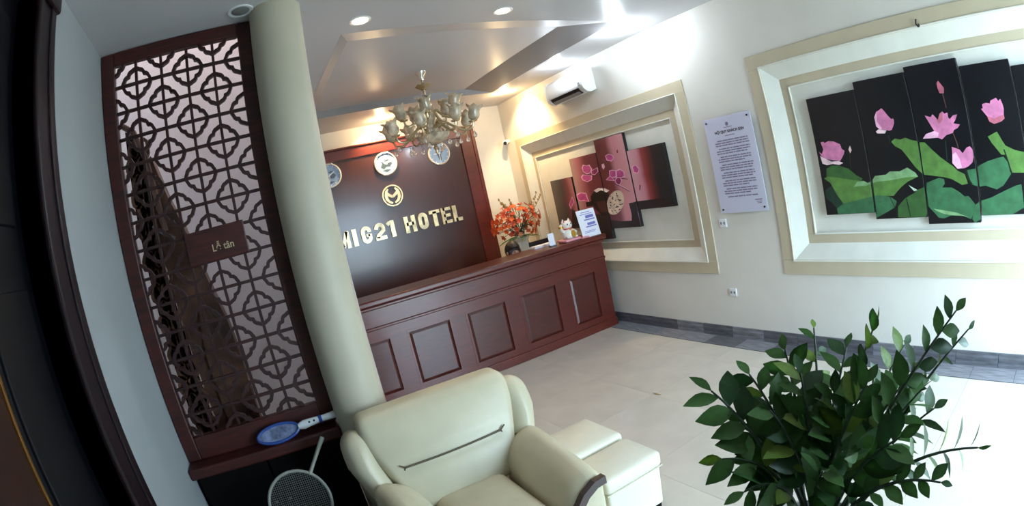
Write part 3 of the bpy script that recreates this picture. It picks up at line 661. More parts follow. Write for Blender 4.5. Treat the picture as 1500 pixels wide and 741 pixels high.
for k in rows:
    z = PZ-GZ*k
    if hb is None:
        bm = bmesh.new(); box(bm, IX0, IX1, 2.970, 2.996, -0.0085, 0.0085, bev=0.002, seg=1); hb = obj('lattice_bar', bm, 'lattice_bar', t); hb.location = (0, 0, z)
    else:
        o = inst(hb, 'lattice_bar', t); o.location = (0, 0, z)
# wavy rings on alternate crossings
def ring_pts(n=40, part=None):
    out = []
    for q in range(n):
        a = 2*PI*q/n
        dg_ = (a-PI/4) % (PI/2); dg_ = min(dg_, PI/2-dg_)
        r = 0.090 - 0.011*(0.5-0.5*math.cos(4*a)) - 0.005*math.exp(-(dg_/0.10)**2) + 0.002*math.cos(12*a)
        out.append((r*math.cos(a), r*math.sin(a), a))
    return out
rg = None; half = {}
for k in range(-1, 14):
    for i in range(-3, 4):
        if (i+k) % 2: continue
        x, z = PX+GX*i, PZ-GZ*k
        inside = IX0+0.08 < x < IX1-0.08 and IZ0+0.1 < z < IZ1-0.1
        if inside:
            if abs(x-(PLQ[0]+PLQ[1])/2) < 0.13 and abs(z-(PLQ[2]+PLQ[3])/2) < 0.06: continue
            if rg is None:
                bm = bmesh.new(); stroke(bm, [(p[0], p[1]) for p in ring_pts()], 0.019, lambda u, v, tt: (u, tt, v), 2.968, 3.0, closed=True)
                rg = obj('lattice_ring', bm, 'lattice_bar', t); rg.location = (x, 0, z)
            else: o = inst(rg, 'lattice_ring', t); o.location = (x, 0, z)
        else:
            segs, cur = [], []
            P = ring_pts(80); P = P+P
            for px, pz, a in P:
                if IX0-0.005 < x+px < IX1+0.005 and IZ0-0.005 < z+pz < IZ1+0.005: cur.append((x+px, z+pz))
                else:
                    if len(cur) > 4: segs.append(cur)
                    cur = []
            if segs:
                s = max(segs, key=len)
                bm = bmesh.new(); stroke(bm, s, 0.019, lambda u, v, tt: (u, tt, v), 2.968, 3.0); obj('lattice_ring', bm, 'lattice_bar', t)
bm = bmesh.new(); box(bm, PLQ[0], PLQ[1], 2.945, 2.972, PLQ[2], PLQ[3], bev=0.006); plq = obj('plaque', bm, 'lattice', t, label='dark plaque with small gold lettering')
bm = bmesh.new(); add_text(bm, 'Lễ tân', 0.056, lambda u, v, w_: (-0.172+u, 2.944-w_, 1.942+v), 0.002, 0.0006, 0.9); obj('lettering', bm, 'gold', plq)

# low dark cabinet below the ledge
t = thing('low_cabinet', 'black low cabinet under the ledge of the carved screen', 'cabinet', (-0.3, 3.1, 0))
bm = bmesh.new(); box(bm, XL+0.004, 0.178, 2.95, 3.28, 0.0, 0.752); obj('body', bm, 'black', t)
for x0, x1 in ((XL+0.02, -0.31), (-0.30, 0.165)):
    bm = bmesh.new(); box(bm, x0, x1, 2.932, 2.949, 0.06, 0.74, bev=0.006); dd = obj('door', bm, 'black', t)
    bm = bmesh.new(); ellipsoid(bm, (x1-0.04 if x0 < -0.5 else x0+0.04, 2.922, 0.45), (0.011, 0.011, 0.011), 10, 6); obj('knob', bm, 'abrass', dd, True)

# dark stair flank seen through the screen: carved side panel and solid block
t = thing('stair_balustrade', 'dark carved wooden stair side behind the left half of the carved screen', 'staircase', (-0.55, 3.6, 0))
# solid flank
edge = [(-0.60, 2.66), (-0.52, 2.36), (-0.455, 2.17), (-0.375, 1.82), (-0.305, 1.48), (-0.285, 1.2), (-0.295, 0.84), (-0.30, 0.0)]
bm = bmesh.new(); prism(bm, [(-0.60, 0.0), (-0.61, 1.2), (-0.63, 1.9), (-0.66, 2.62)]+edge, lambda u, v, tt: (u, tt, v), 3.53, 3.72); obj('flank', bm, 'stair', t)
bm = bmesh.new(); prism(bm, [(-0.52, 0.0), (-0.52, 1.30), (-0.49, 1.55), (-0.44, 1.68), (-0.40, 1.58), (-0.365, 1.30), (-0.36, 0.0)], lambda u, v, tt: (u, tt, v), 3.50, 3.528); obj('raised_board', bm, 'stair', t)
# irregular carved openwork strip beside it, on a black backing
bm = bmesh.new(); prism(bm, [(-0.776, 0), (-0.776, 2.88), (-0.70, 2.82), (-0.665, 2.66), (-0.65, 2.0), (-0.63, 1.4), (-0.63, 0)], lambda u, v, tt: (u, tt, v), 3.56, 3.59); obj('backing', bm, 'black', t)
random.seed(11)
bm = bmesh.new()
zc = 0.1; r_ = 0
while zc < 2.75:
    for i in range(2):
        x = -0.745+0.07*i+(0.03 if r_ % 2 else 0)
        pts = [(x+0.036*math.cos(a+0.3)*(1+0.15*math.sin(3*a+zc*9)), zc+0.062*math.sin(a+0.3)) for a in [2*PI*q/14 for q in range(14)]]
        stroke(bm, pts, 0.022, lambda u, v, tt: (u, tt, v), 3.52, 3.556, closed=True)
    zc += 0.105; r_ += 1
o = obj('openwork', bm, 'stair', t); o['kind'] = 'stuff'
bm = bmesh.new(); tube(bm, [(-0.77, 3.5, 2.9), (-0.70, 3.5, 2.84), (-0.635, 3.5, 2.66), (-0.60, 3.5, 2.4), (-0.575, 3.5, 2.15)], 0.022, 8); obj('handrail', bm, 'stair', t, True)
bm = bmesh.new(); tube(bm, [(-0.66, 3.5, 2.20), (-0.60, 3.48, 2.14), (-0.52, 3.5, 2.09)], 0.009, 6); obj('pale_rail', bm, 'plastic_g', t, True, label='thin pale rail')
l = lamp('stairwell_light', 'AREA', (-0.3, 3.9, 4.85), 19, (1.0, 0.91, 0.89), shape='RECTANGLE', size=1.0, size_y=0.8)  # added fill lamp without a fixture, brightens the wall behind the screen
# ================================================================ reception counter
t = thing('reception_counter', 'long glossy mahogany reception counter with raised panels on its front', 'counter', (2.2, 5.25, 0))
CX0, CX1 = 0.56, 3.83
bm = bmesh.new(); box(bm, CX0, CX1, 5.075, 5.45, 0.0, 1.08); obj('body', bm, 'mahog', t)
bm = bmesh.new(); box(bm, CX0-0.02, CX1+0.05, 4.995, 5.49, 1.082, 1.142, bev=0.016, seg=3); obj('counter_top', bm, 'mahog_h', t)
bm = bmesh.new(); box(bm, CX0-0.01, CX1+0.025, 5.02, 5.075, 1.045, 1.081, bev=0.012, seg=3); obj('top_moulding', bm, 'mahog_h', t)
bm = bmesh.new(); box(bm, CX0, CX1, 5.05, 5.075, 0.875, 1.045); obj('upper_board', bm, 'mahog_h', t)
bm = bmesh.new(); box(bm, CX0, CX1+0.006, 5.035, 5.075, 0.845, 0.874, bev=0.009, seg=3); obj('waist_moulding', bm, 'mahog_h', t)
bm = bmesh.new(); box(bm, CX0, CX1+0.012, 5.03, 5.075, 0.0, 0.10, bev=0.008); obj('plinth', bm, 'mahog_h', t)
bm = bmesh.new(); box(bm, CX0, CX1, 5.05, 5.075, 0.75, 0.844); obj('rail', bm, 'mahog_h', t)
bm = bmesh.new(); box(bm, CX0, CX1, 5.05, 5.075, 0.10, 0.15); obj('rail', bm, 'mahog_h', t)
px = [(3.24, 3.655)] + [(3.08-0.5-0.66*k, 3.08-0.66*k) for k in range(4)]
edges = sorted([CX1]+[e for p in px for e in p]+[CX0], reverse=True)
for k in range(0, len(edges)-1, 2):
    if edges[k]-edges[k+1] > 0.01:
        bm = bmesh.new(); box(bm, edges[k+1], edges[k], 5.05, 5.075, 0.15, 0.75); obj('stile', bm, 'mahog', t)
for a, b in px:
    a = max(a, CX0+0.01)
    bm = bmesh.new()
    fn = lambda u, v, tt: (u, tt, v)
    stroke(bm, [(a+0.012, 0.162), (b-0.012, 0.162), (b-0.012, 0.738), (a+0.012, 0.738)], 0.024, fn, 5.0475, 5.08, closed=True); mo = obj('panel_moulding', bm, 'mahog_h', t)
    bm = bmesh.new()
    o4 = [(a+0.024, 0.174), (b-0.024, 0.174), (b-0.024, 0.726), (a+0.024, 0.726)]; g = 0.03
    A = [bm.verts.new((u, 5.064, v)) for u, v in o4]; B = [bm.verts.new((u+(g if u < (a+b)/2 else -g), 5.053, v+(g if v < 0.45 else -g))) for u, v in o4]
    Cb = [bm.verts.new((u, 5.079, v)) for u, v in o4]
    bm.faces.new(B); bm.faces.new(Cb[::-1])
    for q in range(4): bm.faces.new((A[q], A[(q+1) % 4], B[(q+1) % 4], B[q])); bm.faces.new((Cb[q], Cb[(q+1) % 4], A[(q+1) % 4], A[q]))
    obj('raised_panel', bm, 'mahog_panel', t)

# ================================================================ brown sign wall with raised gold lettering
t = thing('hotel_sign', 'brown wood panel wall with gold hotel lettering and round emblem', 'sign', (2.0, 6.98, 0.0))
bm = bmesh.new(); box(bm, 0.60, 3.165, 6.955, 7.028, 0.02, 2.79); obj('board', bm, 'board', t)
for nm, q in (('side_frame', (3.165, 3.405, 0.0, 2.93)), ('side_frame', (0.56, 0.60, 0.0, 2.93)), ('top_frame', (0.60, 3.165, 2.79, 2.93))):
    bm = bmesh.new(); box(bm, q[0], q[1], 6.93, 7.028, q[2], q[3], bev=0.006); obj(nm, bm, 'mahog' if nm == 'side_frame' else 'mahog_h', t)
bm = bmesh.new(); box(bm, 0.58, 3.425, 6.905, 7.028, 2.93, 2.955, bev=0.006); obj('top_moulding', bm, 'mahog_h', t)
bm = bmesh.new(); box(bm, 3.345, 3.372, 6.92, 6.94, 0.0, 2.92, bev=0.006); obj('frame_bead', bm, 'mahog_h', t)
YL = 6.932
fl = lambda u, v, tt: (u, tt, v)
def arc(cx, cy, rx, ry, a0, a1, n=8): return [(cx+rx*math.cos(math.radians(a0+(a1-a0)*k/n)), cy+ry*math.sin(math.radians(a0+(a1-a0)*k/n))) for k in range(n+1)]
H = 0.228; ZB = 1.624; S = 0.058
def letter(ch, x0, x1):
    bm = bmesh.new(); wd = x1-x0; c0, c1 = x0+S/2, x1-S/2; zt_, zb = ZB+H, ZB; zm = ZB+H/2; cx = (x0+x1)/2
    def st(p, w=S): stroke(bm, p, w, fl, YL, YL+0.023)
    if ch == 'I': st([(cx, zb), (cx, zt_)], wd)
    elif ch == 'M':
        st([(x0+0.026, zb), (x0+0.026, zt_)], 0.052); st([(x1-0.026, zb), (x1-0.026, zt_)], 0.052); st([(x0+0.035, zt_-0.005), (cx, zb+0.02)], 0.046); st([(x1-0.035, zt_-0.005), (cx, zb+0.02)], 0.046)
    elif ch == 'H': st([(c0, zb), (c0, zt_)]); st([(c1, zb), (c1, zt_)]); st([(c0, zm+0.005), (c1, zm+0.005)], 0.045)
    elif ch == 'O':
        rx, ry = (wd-S)/2, (wd-S)/2*1.1
        P = arc(cx, zt_-S/2-ry+0.004, rx, ry, 0, 180)+arc(cx, zb+S/2+ry-0.004, rx, ry, 180, 360); stroke(bm, P, 0.052, fl, YL, YL+0.023, closed=True)
    elif ch == 'G':
        rx, ry = (wd-S)/2, (wd-S)/2*1.1
        st([(c1, zt_-0.085)]+arc(cx, zt_-S/2-ry+0.006, rx, ry, 0, 180)+arc(cx, zb+S/2+ry-0.004, rx, ry, 180, 360)+[(c1, zm+0.004)], 0.052); st([(cx-0.004, zm-0.008), (c1, zm-0.008)], 0.036)
    elif ch == '2':
        rx = (wd-S)/2
        st([(c0-0.002, zt_-0.08)]+arc(cx, zt_-S/2-rx+0.006, rx, rx, 180, 0, 8)+[(c1-0.004, zm+0.01), (x0+0.045, zb+0.065), (x0+0.032, zb+0.03)], 0.052); st([(x0, zb+0.025), (x1, zb+0.025)], 0.05)
    elif ch == '1': st([(x1-S/2, zb), (x1-S/2, zt_)]); st([(x1-S, zt_-0.022), (x0, zt_-0.052)], 0.046)
    elif ch == 'T': st([(cx, zb), (cx, zt_-0.02)]); st([(x0, zt_-0.024), (x1, zt_-0.024)], 0.048)
    elif ch == 'E':
        st([(c0, zb), (c0, zt_)])
        for zz, e in ((zb+0.023, 0), (zm, 0.012), (zt_-0.023, 0)): st([(c0, zz), (x1-e, zz)], 0.044)
    elif ch == 'L': st([(c0, zb), (c0, zt_)]); st([(c0, zb+0.024), (x1, zb+0.024)], 0.048)
    obj('letter', bm, 'gold', t)
for ch, a, b in (('M', 1.075, 1.285), ('I', 1.325, 1.388), ('G', 1.447, 1.597), ('2', 1.638, 1.796), ('1', 1.828, 1.93), ('H', 2.075, 2.24), ('O', 2.278, 2.424), ('T', 2.456, 2.612), ('E', 2.636, 2.78), ('L', 2.81, 2.942)):
    letter(ch, a, b)
EX, EZ_ = 2.0, 2.175; R_ = 0.148
bm = bmesh.new(); stroke(bm, arc(EX, EZ_, R_-0.009, R_-0.009, 0, 360, 48)[:-1], 0.018, fl, YL, YL+0.023, closed=True); obj('emblem_ring', bm, 'gold', t)
bm = bmesh.new()
k_ = 0.148/107
pt = lambda x, y: (EX+(x-239)*k_, EZ_-(y-577)*k_)
for s_ in (1, -1):
    q = lambda x, y, s_=s_: pt(239-s_*(239-x), y)
    stroke(bm, [q(203, 506), q(182, 530), q(172, 565), q(174, 600), q(192, 632), q(226, 652)], [0.022, 0.034, 0.040, 0.040, 0.034, 0.022], fl, YL, YL+0.023)
    stroke(bm, [q(178, 540), q(205, 568), q(239, 590)], [0.038, 0.036, 0.034], fl, YL+0.001, YL+0.023)
obj('emblem_mark', bm, 'gold', t)

# ================================================================ wall clocks
def clock(x, label, hands, land):
    t = thing('wall_clock', label, 'clock', (x, 6.952, 2.62), 'wall clocks on the sign panel')
    f2 = lambda c: None
    bm = bmesh.new(); lathe(bm, [(0.165, 0.0), (0.168, 0.012), (0.16, 0.03), (0.148, 0.034), (0.142, 0.02), (0.142, 0.0)], n=40)
    bmesh.ops.rotate(bm, verts=bm.verts, matrix=Matrix.Rotation(PI/2, 3, 'X')); bmesh.ops.translate(bm, verts=bm.verts, vec=(x, 6.952, 2.62)); obj('rim', bm, 'steel', t, True)
    bm = bmesh.new(); prism(bm, arc(x, 2.62, 0.145, 0.145, 0, 360, 40)[:-1], fl, 6.936, 6.950); dl = obj('dial', bm, 'dial', t)
    bm = bmesh.new()
    for pts in land: prism(bm, [(x+u, 2.62+v) for u, v in pts], fl, 6.9345, 6.9362)
    obj('dial_map', bm, 'mapland', dl, kind='stuff')
    for a, L_, w_ in hands:
        a = math.radians(a); d = Vector((math.sin(a), math.cos(a)))
        bm = bmesh.new(); stroke(bm, [(x-d.x*0.02, 2.62-d.y*0.02), (x+d.x*L_, 2.62+d.y*L_)], [w_, w_*0.5], fl, 6.930, 6.932); obj('hand', bm, 'plastic_w', t)
    bm = bmesh.new()
    for k in range(12):
        a = 2*PI*k/12; c_, s_ = math.sin(a), math.cos(a)
        stroke(bm, [(x+c_*0.122, 2.62+s_*0.122), (x+c_*0.138, 2.62+s_*0.138)], 0.008, fl, 6.934, 6.9362)
    obj('hour_marks', bm, 'plastic_w', t, kind='stuff')
    for k, a in enumerate((20, 200)):
        a = math.radians(a); bm = bmesh.new(); ellipsoid(bm, (x+0.158*math.sin(a), 6.925, 2.62+0.158*math.cos(a)), (0.014, 0.014, 0.014), 10, 6); obj('stud', bm, 'steel', t, True)
LA = [[(-0.08, -0.04), (-0.05, 0.01), (0.0, 0.0), (0.05, 0.03), (0.09, -0.01), (0.05, -0.05), (0, -0.04), (-0.04, -0.07)], [(-0.02, 0.04), (0.03, 0.06), (0.06, 0.05), (0.02, 0.03)], [(-0.06, -0.09), (0.0, -0.08), (0.06, -0.09), (0, -0.115)]]
LB = [[(-0.01, -0.1), (0.02, -0.1), (0.025, -0.02), (0.06, 0.03), (0.01, 0.0), (-0.05, 0.03)], [(-0.03, 0.06), (0.0, 0.09), (0.03, 0.06), (0, 0.05)]]
clock(1.2, 'round wall clock half hidden by the cream column', [(60, 0.08, 0.014), (190, 0.11, 0.01)], LA)
clock(2.0, 'round wall clock straight above the gold emblem', [(305, 0.075, 0.014), (75, 0.11, 0.01)], LA)
clock(2.8, 'round wall clock under the right side of the chandelier', [(270, 0.085, 0.014), (180, 0.115, 0.011)], LB)

# ================================================================ chandelier
CHX, CHY, CZT = 2.0, 5.0, ZC+h
t = thing('chandelier', 'antique gold chandelier with smoky tulip shades and crystal drops', 'chandelier', (CHX, CHY, CZT))
c0 = (CHX, CHY, 0)
bm = bmesh.new(); lathe(bm, [(0.0, CZT-0.10), (0.02, CZT-0.095), (0.03, CZT-0.05), (0.058, CZT-0.02), (0.062, CZT-0.002)], c0, 20); obj('canopy', bm, 'chrome', t, True)
bm = bmesh.new(); tube(bm, [(CHX, CHY, CZT-0.09), (CHX, CHY, 2.86)], 0.011, 10); obj('rod', bm, 'abrass', t, True)
bm = bmesh.new(); lathe(bm, [(0.012, 3.10), (0.03, 3.095), (0.085, 3.135), (0.09, 3.14), (0.03, 3.11), (0.02, 3.15), (0.012, 3.17)], c0, 20, wave=lambda j, a, r, z: (r, z+(0.012*math.cos(5*a) if r > 0.07 else 0))); obj('upper_dish', bm, 'abrass', t, True)
bm = bmesh.new(); lathe(bm, [(0.012, 3.05), (0.035, 3.0), (0.02, 2.95), (0.05, 2.9), (0.075, 2.83), (0.05, 2.76), (0.03, 2.72), (0.06, 2.68), (0.09, 2.62), (0.05, 2.55), (0.02, 2.5)], c0, 24); obj('body', bm, 'shade', t, True)
bm = bmesh.new(); lathe(bm, [(0.03, 2.50), (0.12, 2.53), (0.17, 2.585), (0.175, 2.60), (0.165, 2.59), (0.11, 2.55), (0.03, 2.525)], c0, 28, wave=lambda j, a, r, z: (r*(1+0.04*math.cos(8*a)), z)); obj('glass_bowl', bm, 'shade', t, True)
bm = bmesh.new(); lathe(bm, [(0.004, 2.40), (0.018, 2.425), (0.014, 2.445), (0.03, 2.47), (0.012, 2.50)], c0, 14); obj('finial', bm, 'abrass', t, True)
def arm_set(n, r, zroot, zdip, zend, ph, sh):
    for k in range(n):
        a = 2*PI*k/n+ph; d = Vector((math.cos(a), math.sin(a), 0)); c_ = Vector((CHX, CHY, 0))
        P = [c_+d*0.05+Vector((0, 0, zroot)), c_+d*(r*0.3)+Vector((0, 0, zroot+0.05)), c_+d*(r*0.5)+Vector((0, 0, zroot-0.01)), c_+d*(r*0.75)+Vector((0, 0, zdip)), c_+d*(r*0.95)+Vector((0, 0, zdip+0.01)), c_+d*r+Vector((0, 0, zend))]
        Q = []
        for i in range(len(P)-1):
            p0 = P[max(i-1, 0)]; p1, p2 = P[i], P[i+1]; p3 = P[min(i+2, len(P)-1)]
            for s_ in range(4):
                u = s_/4; Q.append(0.5*((2*p1)+(p2-p0)*u+(2*p0-5*p1+4*p2-p3)*u*u+(3*p1-p0-3*p2+p3)*u**3))
        Q.append(P[-1])
        bm = bmesh.new(); tube(bm, Q, [0.016-0.006*i/len(Q) for i in range(len(Q))], 8)
        e = P[-1]; lathe(bm, [(0.008, -0.008), (0.04, 0.0), (0.048, 0.012), (0.02, 0.014), (0.014, 0.03)], e, 14)
        ar = obj('arm', bm, 'abrass', t, True)
        bm = bmesh.new()
        lathe(bm, [(0.022, 0.012), (0.05, 0.035), (0.062, 0.07), (0.055, 0.105), (0.062, 0.135), (0.088, 0.165), (0.084, 0.166), (0.058, 0.137), (0.05, 0.105), (0.057, 0.07), (0.046, 0.038), (0.02, 0.016)], (0, 0, 0), 24,
              wave=lambda j, aa, r_, z_: (r_*(1+(0.10*math.cos(6*aa) if j in (4, 5, 6, 7) else 0)), z_+(0.014*math.cos(6*aa) if j in (5, 6) else 0)))
        bmesh.ops.scale(bm, verts=bm.verts, vec=(sh, sh, sh))
        bmesh.ops.rotate(bm, verts=bm.verts, matrix=Matrix.Rotation(0.28, 3, Vector((-d.y, d.x, 0)))); bmesh.ops.translate(bm, verts=bm.verts, vec=e)
        obj('lamp_shade', bm, 'shade', t, True)
        for s_, (rr, zz, ln) in enumerate(((0.98, zend-0.02, 0.075), (0.62, zdip-0.005, 0.06))):
            p = c_+d*r*rr+Vector((0, 0, zz)); bm = bmesh.new()
            tube(bm, [p, p-Vector((0, 0, ln))], 0.002, 5)
            lathe(bm, [(0.003, 0), (0.013, -0.018), (0.023, -0.045), (0.016, -0.062), (0.001, -0.07)], p-Vector((0, 0, ln)), 8)
            obj('crystal_drop', bm, 'crystal', t, True)
arm_set(8, 0.43, 2.66, 2.575, 2.64, 0.2, 1.0)
arm_set(5, 0.27, 2.80, 2.74, 2.80, 0.5, 1.0)

# ================================================================ air conditioner
t = thing('air_conditioner', 'white split air conditioner high on the right wall', 'air conditioner', (XW, 5.03, 2.82))
prof = [(3.938, 2.83), (3.86, 2.805), (3.80, 2.815), (3.757, 2.85), (3.74, 2.90), (3.738, 3.0), (3.75, 3.055), (3.80, 3.09), (3.938, 3.095)]
bm = bmesh.new(); prism(bm, prof, lambda u, v, tt: (u, tt, v), 4.68, 5.385); obj('body', bm, 'plastic_w', t, True)
for a, b in ((4.655, 4.68), (5.385, 5.41)):
    bm = bmesh.new(); prism(bm, [(u-0.004 if u < 3.9 else u, v+(0.004 if v > 2.9 else -0.004)) for u, v in prof], lambda u, v, tt: (u, tt, v), a, b); obj('end_cap', bm, 'plastic_w', t, True)
bm = bmesh.new(); prism(bm, [(3.745, 2.868), (3.768, 2.836), (3.805, 2.809), (3.80, 2.803), (3.76, 2.832), (3.738, 2.868)], lambda u, v, tt: (u, tt, v), 4.74, 5.33); obj('air_outlet', bm, 'plastic_k', t)
bm = bmesh.new(); prism(bm, [(3.762, 2.835), (3.80, 2.806), (3.796, 2.799), (3.757, 2.83)], lambda u, v, tt: (u, tt, v), 4.76, 5.31); obj('louvre', bm, 'plastic_g', t)
bm = bmesh.new(); box(bm, 3.736, 3.742, 4.70, 4.73, 2.89, 2.93); obj('display_window', bm, 'plastic_g', t)

# ================================================================ canvases
def clip_rect(p, y0, y1, z0, z1):
    for ax, lim, sg in ((0, y0, 1), (0, y1, -1), (1, z0, 1), (1, z1, -1)):
        out = []
        for i in range(len(p)):
            a, b = p[i-1], p[i]; ia, ib = (a[ax]-lim)*sg >= 0, (b[ax]-lim)*sg >= 0
            if ia != ib:
                k = (lim-a[ax])/(b[ax]-a[ax]); out.append([a[0]+k*(b[0]-a[0]), a[1]+k*(b[1]-a[1])])
            if ib: out.append(b)
        p = out
        if len(p) < 3: return []
    return p
def canvas(y0, y1, z0, z1, ground, art, label, group, Xf=3.975):
    t = thing('canvas_painting', label, 'painting', (Xf+0.02, (y0+y1)/2, z0), group)
    bm = bmesh.new(); box(bm, Xf+0.001, 4.023, y0, y1, z0, z1, bev=0.003, seg=1); obj('stretcher', bm, 'cv_edge', t)
    bm = bmesh.new(); box(bm, Xf, Xf+0.003, y0+0.003, y1-0.003, z0+0.003, z1-0.003); obj('canvas_face', bm, ground, t)
    bm = bmesh.new(); mats = []; k = 0
    for col, p in art:
        q = clip_rect([list(v) for v in p], y0+0.003, y1-0.003, z0+0.003, z1-0.003); k += 1
        if len(q) < 3: continue
        if 'art_'+col not in mats: mats.append('art_'+col)
        d = Xf-0.0004-0.00006*k
        q2 = [v for i, v in enumerate(q) if (Vector(v)-Vector(q[i-1])).length > 1e-5]
        if len(q2) < 3: continue
        try: f = bm.faces.new([bm.verts.new((d, y, z)) for y, z in q2])
        except ValueError: continue
        f.material_index = mats.index('art_'+col)
        f.normal_update()
        if f.normal.x > 0: f.normal_flip()
    if len(bm.faces):
        bmesh.ops.triangulate(bm, faces=bm.faces); obj('painting', bm, mats, t, nrm=False)
    else: bm.free()
GL = 'lotus canvas panels'
canvas(1.602, 2.07, 1.178, 2.136, 'cv_black', LOTUS_ART, 'lotus canvas with a pink open lotus low at its edge, nearest the notice', GL)
canvas(1.124, 1.596, 1.126, 2.192, 'cv_black', LOTUS_ART, 'black lotus canvas with a single closed pink bud', GL)
canvas(0.656, 1.118, 1.073, 2.226, 'cv_black', LOTUS_ART, 'tallest lotus canvas with a wide open bloom and two more flowers', GL)
canvas(0.213, 0.644, 1.122, 2.162, 'cv_black', LOTUS_ART, 'lotus canvas at the picture edge with a round pink bloom high up', GL)
canvas(-0.27, 0.205, 1.178, 2.112, 'cv_black', LOTUS_ART, 'last dark lotus canvas, cut by the right picture edge', GL)
G1 = ramp_mat('magnolia_ground_left', [(0.0, (176, 112, 116)), (0.25, (120, 60, 64)), (0.5, (70, 62, 60)), (1.0, (92, 88, 82))])
G2 = ramp_mat('magnolia_ground_second', [(0.0, (104, 44, 50)), (0.45, (112, 50, 56)), (0.72, (176, 104, 112)), (1.0, (180, 140, 132))])
G3 = ramp_mat('magnolia_ground_third', [(0.0, (212, 152, 160)), (0.42, (196, 132, 142)), (0.6, (116, 56, 60)), (1.0, (100, 42, 46))])
G4 = ramp_mat('magnolia_ground_right', [(0.0, (30, 32, 36)), (0.30, (38, 34, 36)), (0.46, (98, 40, 36)), (0.60, (150, 62, 66)), (0.74, (204, 140, 152)), (1.0, (212, 158, 168))])
GM = 'magnolia canvas panels'
canvas(5.60, 6.112, 1.21, 1.886, G1, MAGNOLIA_ART, 'grey to pink magnolia canvas farthest back, behind the lucky cat', GM)
canvas(4.995, 5.565, 1.045, 2.11, G2, MAGNOLIA_ART, 'magnolia canvas with the dark pot, behind the white stand sign', GM)
canvas(4.452, 4.985, 1.172, 2.252, G3, MAGNOLIA_ART, 'tallest magnolia canvas, with the crackled pale jar', GM)
canvas(3.855, 4.436, 1.366, 2.04, G4, MAGNOLIA_ART, 'magnolia canvas fading from pink and red to black', GM)

# ================================================================ notice on stand-offs
t = thing('notice_board', 'pale printed house rules sheet on stand-offs between the two niches', 'notice', (XW, 2.91, 1.26))
NY0, NY1, NZ0, NZ1 = 2.632, 3.19, 1.262, 2.148
bm = bmesh.new(); box(bm, 3.905, 3.911, NY0, NY1, NZ0, NZ1, bev=0.001, seg=1); obj('sheet', bm, 'notice', t)
for y in (NY0+0.035, NY1-0.035):
    for z in (NZ0+0.035, NZ1-0.035):
        bm = bmesh.new(); tube(bm, [(3.939, y, z), (3.897, y, z)], 0.009, 10); obj('stand_off', bm, 'plastic_k', t, True)
fw = lambda cy, cz: (lambda u, v, w_: (3.9045-w_, cy-u, cz+v))
bm = bmesh.new(); add_text(bm, 'NỘI QUY KHÁCH SẠN', 0.034, fw(2.905, 2.008), 0.0004, 0.0012); obj('heading', bm, 'ink_k', t)
bm = bmesh.new(); lathe(bm, [(0.018, 0), (0.018, 0.001)], n=16); bmesh.ops.rotate(bm, verts=bm.verts, matrix=Matrix.Rotation(-PI/2, 3, 'Y')); bmesh.ops.translate(bm, verts=bm.verts, vec=(3.9048, 2.915, 2.075)); obj('crest', bm, 'ink', t)
random.seed(5)
bm = bmesh.new()
def bar(y0, y1, z, hh): box(bm, 3.9036, 3.9049, y0, y1, z, z+hh)
bar(2.86, 2.96, 2.043, 0.006); bar(2.85, 2.965, 1.968, 0.007)
z = 1.925; k = 0
while z > 1.40:
    ind = 0.0 if k % 3 else 0.03
    y = 3.10-ind; endy = 2.70+(random.random()*0.12 if k % 3 == 2 else random.random()*0.015)
    while y > endy:
        wl = 0.02+random.random()*0.05; y2 = max(endy, y-wl); bar(y2, y, z, 0.011); y = y2-0.007
    z -= 0.0215 if (k+1) % 3 else 0.031; k += 1
bar(2.68, 2.76, 1.362, 0.010); bar(2.685, 2.745, 1.345, 0.007); bar(2.69, 2.74, 1.332, 0.006)
obj('printed_lines', bm, 'ink', t, kind='stuff')

# sockets, hook, security camera
for z, lab in ((1.166, 'white wall socket just under the house rules sheet'), (0.481, 'white wall socket low on the wall above the baseboard')):
    t = thing('wall_socket', lab, 'socket', (XW, 3.215, z), 'wall sockets')
    bm = bmesh.new(); box(bm, XW-0.012, XW-0.001, 3.17, 3.26, z-0.04, z+0.04, bev=0.004); obj('plate', bm, 'plastic_w', t)
    bm = bmesh.new()
    for y in (3.195, 3.235): box(bm, XW-0.0135, XW-0.0118, y-0.009, y+0.009, z-0.012, z+0.012)
    obj('outlet', bm, 'plastic_g', t, kind='stuff')
t = thing('wall_hook', 'small dark hook on the upper moulding of the lotus niche', 'hook', (XW-0.02, 0.88, 2.49))
bm = bmesh.new(); tube(bm, [(3.93, 0.88, 2.535), (3.905, 0.88, 2.53), (3.895, 0.885, 2.50), (3.90, 0.872, 2.475), (3.915, 0.866, 2.482), (3.913, 0.868, 2.50)], 0.006, 8); obj('hook', bm, 'plastic_k', t, True)
t = thing('security_camera', 'small white security camera on the wall in the back right corner', 'camera', (3.94, 6.99, 2.62))
bm = bmesh.new(); tube(bm, [(3.939, 6.93, 2.62), (3.88, 6.93, 2.62)], 0.03, 14); obj('mount', bm, 'plastic_w', t, True)
bm = bmesh.new(); tube(bm, [(3.89, 6.95, 2.61), (3.84, 6.88, 2.60), (3.80, 6.80, 2.585)], [0.03, 0.035, 0.037], 14); cb = obj('camera_body', bm, 'plastic_w', t, True)
bm = bmesh.new(); tube(bm, [(3.80, 6.80, 2.585), (3.794, 6.788, 2.582)], 0.028, 14); obj('lens', bm, 'plastic_k', cb, True)
